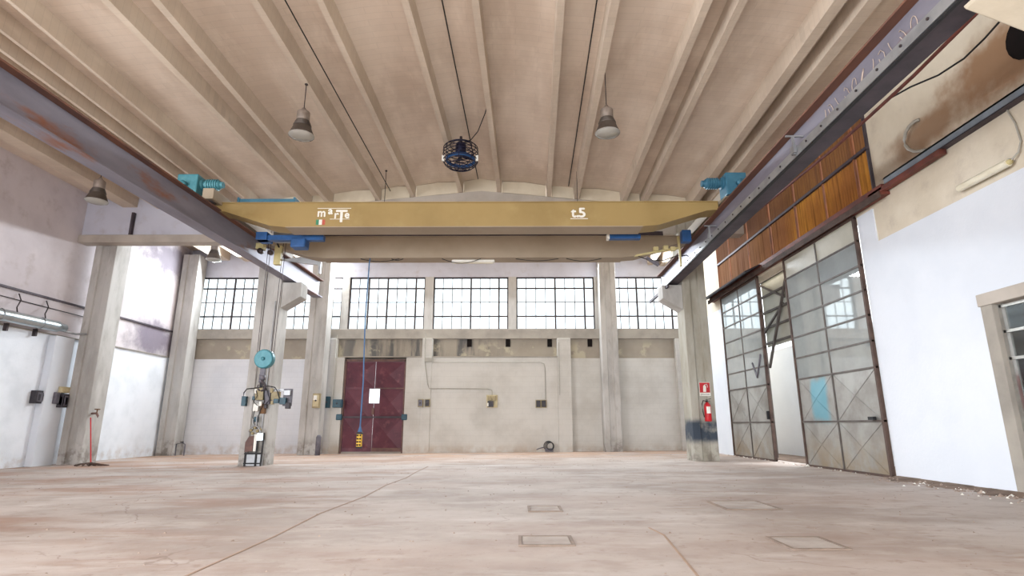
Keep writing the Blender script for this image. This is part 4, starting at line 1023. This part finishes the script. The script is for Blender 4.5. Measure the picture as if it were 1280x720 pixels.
g = G(); g.box(5.05, 5.35, 15.70, 15.715, 1.77, 2.14); put(g, 'backing', 'whitepaint', sg)
g = G(); g.box(5.06, 5.34, 15.694, 15.70, 1.86, 2.13); put(g, 'red_square', 'redsign', sg)
g = G(); g.prism([(5.15, 1.88), (5.23, 1.88), (5.24, 2.02), (5.20, 2.08), (5.16, 2.04)], 1, 15.690, 15.694); g.tube([(5.20, 15.692, 2.07), (5.26, 15.692, 2.09), (5.28, 15.692, 2.0)], .008, 5); put(g, 'pictogram', 'whitepaint', sg, label='white extinguisher pictogram')
text('ESTINTORE', 'letter', 'box_dark', sg, (5.20, 15.698, 1.79), .048, ext=.001, align='CENTER')

# ================================================================ sliding glazed doors in the right wall
def sliding_leaf(y0, y1, x, label, toppane, mirror):
    r = root('sliding_door_leaf', (x, (y0 + y1) / 2, .06), label, 'sliding door')
    zb, zt = .08, 5.05; zrows = [zb, 1.07, 2.06] + [2.06 + (zt - 2.06) * k / 6 for k in range(1, 7)]
    ym = (y0 + y1) / 2; t = .05
    for (a, b, mt) in ((y0, y0 + .06, 'leafrust'), (y1 - .06, y1, 'leafrust')):
        put(G().box(x - .03, x + .04, a, b, zb, zt), 'stile', mt, r)
    put(G().box(x - .02, x + .03, ym - .02, ym + .02, zb, zt), 'mullion', 'leafframe', r)
    for z in zrows:
        h = .06 if z in (zb, zt) else .035
        put(G().box(x - .025, x + .03, y0, y1, z - h / 2, z + h / 2), 'cross_rail', 'leafrust' if z in (zb, zt) else 'leafframe', r)
    for (a, b) in ((y0 + .06, ym - .02), (ym + .02, y1 - .06)):
        for k in range(8):
            z0, z1 = zrows[k] + .015, zrows[k + 1] - .015
            if k < 2:   # sheet with a pressed X crease
                g = G(); cy, cz = (a + b) / 2, (z0 + z1) / 2
                g.add([(x, a, z0), (x, b, z0), (x, b, z1), (x, a, z1), (x - .022, cy, cz), (x + .012, a, z0), (x + .012, b, z0), (x + .012, b, z1), (x + .012, a, z1)],
                      [(0, 4, 1), (1, 4, 2), (2, 4, 3), (3, 4, 0), (5, 6, 7, 8)])
                for p, q in (((a, z0), (b, z1)), ((a, z1), (b, z0))):
                    g.bar((x - .004, p[0], p[1]), (x - .022, cy, cz), .014, .008); g.bar((x - .022, cy, cz), (x - .004, q[0], q[1]), .014, .008)
                put(g, 'pressed_sheet', 'leafpanel', r)
            else:
                opaque = toppane and k == 7
                put(G().box(x - .003, x + .003, a, b, z0, z1), 'pane', 'frost' if opaque else 'leafglass', r, **({'label': 'opaque beige top pane'} if opaque else {}))
    return r
lr_ = sliding_leaf(10.66, 13.74, 6.80, 'nearer glazed steel sliding leaf with a blue smear on its lower sheet', True, 0)
ll_ = sliding_leaf(15.34, 18.22, 6.80, 'farther glazed steel sliding leaf, behind the pillar with the extinguisher', False, 1)
g = G(); g.cbox((6.74, 10.95, 1.12), (.06, .16, .06)); put(g, 'handle', 'black', lr_)
g = G(); g.cbox((6.74, 15.42, 1.25), (.06, .05, .22)); put(g, 'handle', 'black', ll_)
g = G(); g.tube([(6.79, 16.2, 2.72), (6.79, 15.95, 2.30), (6.79, 15.75, 2.62), (6.79, 15.6, 2.9)], .035, 5); put(g, 'dark_tape', 'box_grey', ll_, label='dark check-shaped mark on a lower pane')
# lattice leaf seen through the gap
r = root('lattice_door_leaf', (7.35, 15, 0.1), 'grey steel lattice leaf seen in the gap between the glazed leaves', 'sliding door')
put(G().box(7.33, 7.39, 14.0, 14.06, 3.2, 5.3), 'stile', 'leafframe', r); put(G().box(7.33, 7.39, 16.5, 16.56, .1, 5.3), 'stile', 'leafframe', r)
for z in (3.3, 3.75, 4.2, 4.68, 5.15): put(G().box(7.33, 7.38, 14.0, 16.5, z - .03, z + .03), 'lattice_bar', 'leafframe', r)
put(G().bar((7.32, 14.55, 5.2), (7.32, 16.3, 2.6), .06, .06), 'lattice_brace', 'leafframe', r)
put(G().bar((7.34, 16.5, 5.1), (7.34, 15.0, 4.4), .05, .05), 'lattice_brace', 'leafframe', r); put(G().bar((7.34, 16.5, 3.6), (7.34, 15.1, 4.25), .05, .05), 'lattice_brace', 'leafframe', r)
put(G().box(7.41, 7.43, 14.0, 16.5, 3.2, 5.3), 'backing_sheet', 'frost', r)

# next room: block wall, roof, back
g = G(); g.box(8.6, 8.8, 9.6, 22, -.2, 3.4)
nb = struct(g, 'wall_next_room', 'white', at=(8.6, 15, 0))
g = G(); g.box(7.16, 14.2, 2, 22, .0, .085); struct(g, 'floor_next_room', 'dirt', at=(10, 12, 0))  # dark sheet: the floor's shade in the gap is put into its colour
g = G(); g.box(XR + T, 14.2, 4.0, 22.0, 5.35, 5.5)
g = G(); g.box(14.2, 14.4, -2, 22.3, -.3, 5.5); struct(g, 'wall_far_room', 'white', at=(14.2, 10, 0))
g = G(); g.box(XR + T, 14.4, 2.0, 9.4, 4.6, 4.75); struct(g, 'ceiling_next_room', 'white', at=(10, 6, 4.6))

# track, awning, channels above the doors
r = root('door_track', (6.75, 14.5, 5.1), 'rusty brown door track running above the glazed sliding leaves', 'door track')
put(G().box(6.66, 6.85, 9.6, 19.0, 5.10, 5.16), 'lower_channel', 'brownsteel', r); put(G().box(6.70, 6.85, 9.6, 19.0, 5.20, 5.30), 'upper_channel', 'brownsteel', r)
put(G().box(6.64, 6.67, 9.6, 19.0, 5.04, 5.16), 'lip', 'leafrust', r)
g = G(); g.prism([(6.30, 5.06), (6.84, 5.32), (6.84, 5.36), (6.28, 5.10)], 1, 14.9, 19.2)
tag(put(g, 'door_canopy', 'box_dark', None), 'dark sloping canopy plate above the farther sliding leaf', 'canopy')
r = root('wall_channel', (6.8, 7.5, 5.3), 'blue-grey steel channel running along the upper right wall', 'channel')
put(G().box(6.73, 6.85, 4.5, 9.55, 5.36, 5.39), 'flange', 'bluegrey', r); put(G().box(6.73, 6.75, 4.5, 9.55, 5.26, 5.39), 'web', 'bluegrey', r); put(G().box(6.73, 6.85, 4.5, 9.55, 5.25, 5.27), 'flange', 'raildark', r)
g = G(); g.box(6.70, 6.82, 8.15, 10.0, 5.16, 5.25)
tag(put(g, 'brown_bar', 'brownsteel', None, bevel=.01), 'red-brown bar end under the blue-grey channel', 'bar')
# corrugated fibreglass panels
r = root('fibreglass_glazing', (6.8, 14.5, 5.34), 'row of yellow-brown corrugated panels high on the right wall', 'wall cladding')
edges = [9.98, 10.42, 11.6, 12.9, 14.3, 15.75, 17.2, 18.25]
def corr(y0, y1, z0, z1, x):
    g = G(); n_ = max(6, int((y1 - y0) / .022)); vs = []
    for z in (z0, z1):
        for k in range(n_ + 1):
            y = y0 + (y1 - y0) * k / n_; vs.append((x + .012 * math.sin(2 * math.pi * (y - y0) / .088), y, z))
    return g.add(vs, [(k, k + 1, k + n_ + 2, k + n_ + 1) for k in range(n_)], True)
for a, b in zip(edges, edges[1:]):
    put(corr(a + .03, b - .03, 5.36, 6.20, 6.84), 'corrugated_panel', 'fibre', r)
    put(corr(a + .03, b - .03, 6.24, 7.08, 6.84), 'corrugated_panel', 'fibreshade', r)
for y in edges: put(G().box(6.80, 6.88, y - .016, y + .016, 5.33, 7.1), 'upright', 'fibrerust' if y != edges[0] else 'raildark', r)
put(G().box(6.78, 6.86, 9.95, 18.25, 6.19, 6.25), 'cross_angle', 'raildark', r)
g = G(); g.box(6.8, 6.86, 18.3, 20.0, 3.9, 4.75)
# cladding on the far end above white coat
# red pipe, black cable
pipe('red_pipe', [(5.55, 5.6, 5.83), (5.52, 6.9, 5.70), (5.50, 7.7, 5.66), (5.6, 9.0, 5.72), (5.65, 12.2, 5.85), (5.6, 15.7, 6.02)], .026, 'redcable', 'long thin red-brown cable pipe slanting beside the right crane rail', 'pipe')
pipe('black_cable', [(6.02, 5.9, 5.9), (6.0, 6.25, 5.80), (6.0, 6.6, 5.76), (5.95, 7.0, 5.78), (5.85, 7.4, 5.86), (5.6, 7.5, 5.74), (5.52, 7.75, 5.66)], .013, 'black', 'black sagging cable in the top right corner, left of the flue hole', 'cable')
pipe('vent_pipe', [(6.84, 8.60, 6.02), (6.80, 8.65, 6.02), (6.76, 8.74, 5.98), (6.74, 8.83, 5.90), (6.74, 8.88, 5.80), (6.74, 8.88, 5.70), (6.75, 8.84, 5.60), (6.77, 8.75, 5.51), (6.79, 8.64, 5.46), (6.80, 8.54, 5.43)], .028, 'conduit', 'curved pale pipe stub sticking out of the soot on the right wall', 'pipe')
pipe('lamp_wire', [(6.82, 7.02, 5.24), (6.82, 6.95, 5.0), (6.82, 6.93, 4.72), (6.80, 6.98, 4.58), (6.76, 7.08, 4.50)], .012, 'conduit', 'thin wire looping down to the tube light on the right wall', 'cable')
r = root('tube_light', (6.78, 7.55, 4.44), 'white fluorescent tube light slanting on the upper right wall', 'light fitting')
put(G().box(6.77, 6.85, 7.12, 7.98, 4.52, 4.56), 'backing', 'galv', r)
g = G(); g.tube([(6.75, 7.10, 4.49), (6.75, 7.98, 4.49)], .055, 12); put(g, 'tube_cover', 'tube', r)
g = G(); g.lathe([(0, -.04), (.035, -.04), (.035, 0)], (6.75, 7.10, 4.49), 1, 10); put(g, 'end_cap', 'pale', r)
# side doorway
r = root('side_doorway', (6.9, 6.3, .06), 'side doorway at the right edge, concrete jambs and aluminium glazed frame', 'doorway')
g = G(); g.box(6.82, 7.16, 7.92, 8.12, .06, 2.72); put(g, 'jamb', 'bandledge', r, bevel=.01)
g = G(); g.box(6.80, 7.16, 4.6, 8.14, 2.68, 2.86); put(g, 'lintel', 'beamconc', r, bevel=.01)
for y in (7.89, 6.9, 5.9, 4.95): put(G().box(6.90, 6.95, y - .03, y + .03, .06, 2.68), 'aluminium_post', 'alu', r)
for z in (2.64, 2.28, 1.90, .7): put(G().box(6.90, 6.95, 4.9, 7.9, z - .02, z + .02), 'aluminium_bar', 'alu', r)
for y0, y1 in ((6.93, 7.83), (5.93, 6.87), (4.98, 5.87)):
    put(G().box(6.922, 6.929, y0, y1, .12, .68), 'pane', 'leafpanel', r)
    for z0, z1 in ((.72, 1.88), (1.92, 2.26), (2.30, 2.62)): put(G().box(6.922, 6.929, y0, y1, z0, z1), 'pane', 'pane', r)
g = G(); g.box(6.99, 7.10, 6.95, 7.9, 1.20, 1.68)
tag(put(g, 'red_cabinet', 'redsign', None, bevel=.01), 'red cabinet seen through the side doorway at the right edge', 'cabinet')

# ================================================================ floor things
def hatch(x0, x1, y0, y1, label, raise_=0.012):
    xm_ = (x0 + x1) / 2; z = fz(xm_)
    r = root('floor_hatch', (xm_, (y0 + y1) / 2, z), label, 'floor hatch')
    t = .03
    g = G()
    for (a, b, c, d) in ((x0, x1, y0, y0 + t), (x0, x1, y1 - t, y1), (x0, x0 + t, y0 + t, y1 - t), (x1 - t, x1, y0 + t, y1 - t)): g.box(a, b, c, d, z - .01, z + raise_)
    put(g, 'frame', 'hatchframe', r)
    put(G().box(x0 + t + .006, x1 - t - .006, y0 + t + .006, y1 - t - .006, z - .01, z + raise_ * .7), 'cover', 'hatch', r)
hatch(.14, .55, 6.98, 7.44, 'small square floor hatch in the middle, the farther one'); hatch(.02, .50, 5.08, 5.50, 'small floor hatch in the middle, the nearer one')
hatch(2.46, 3.12, 7.0, 7.75, 'larger worn floor slab cover, the farther one on the right'); hatch(2.2, 2.68, 4.85, 5.36, 'worn floor slab cover nearest the camera on the right')
# rubble along the foot of the right wall
random.seed(11)
g = G()
for k in range(420):
    y = random.uniform(6.0, 10.6) if k < 330 else random.uniform(10.6, 18.5); sp = .45 if y < 10.6 else .12
    x = 6.78 - abs(random.gauss(0, sp * .55)); s_ = random.uniform(.009, .030) * (1.7 if random.random() < .1 else 1)
    z = fz(x); pts = []
    for i in range(5):
        a = 2 * math.pi * i / 5 + random.random() * .6; pts.append((x + s_ * math.cos(a) * random.uniform(.7, 1.3), y + s_ * math.sin(a) * random.uniform(.7, 1.3), z))
    pts.append((x, y, z + s_ * random.uniform(.6, 1.1)))
    g.cur = 1 if random.random() < .22 else 0
    g.add(pts, [(i, (i + 1) % 5, 5) for i in range(5)])
tag(put(g, 'rubble', ['rubble', 'whitepaint'], None), 'crumbs of broken plaster scattered along the foot of the white right wall', 'rubble', kind='stuff')
g = G(); n_ = 40; vs = []
for k in range(n_ + 1):
    y = 5.0 + 5.7 * k / n_; w_ = .30 + .12 * math.sin(k * .9) + .08 * math.sin(k * 2.3)
    vs += [(6.85, y, fz(6.8) + .055), (6.85 - w_ * .35, y, fz(6.7) + .035), (6.85 - w_, y, fz(6.5) - .003)]
g.add(vs, [(3 * k + j, 3 * k + j + 1, 3 * k + j + 4, 3 * k + j + 3) for k in range(n_) for j in (0, 1)], True)
tag(put(g, 'dirt_bank', 'dirt', None), 'low bank of dirt along the foot of the white right wall', 'dirt', kind='stuff')
# scattered grit on the floor
random.seed(21); g = G()
for k in range(900):
    x = random.uniform(-11, 6); y = random.uniform(3.5, 20); s_ = random.uniform(.005, .016); z = fz(x)
    g.add([(x - s_, y - s_, z), (x + s_, y - s_ * .6, z), (x + s_ * .4, y + s_, z), (x, y, z + s_ * .8)], [(0, 1, 3), (1, 2, 3), (2, 0, 3)])
tag(put(g, 'floor_grit', 'rubble', None), 'tiny grit scattered over the dusty floor', 'grit', kind='stuff')
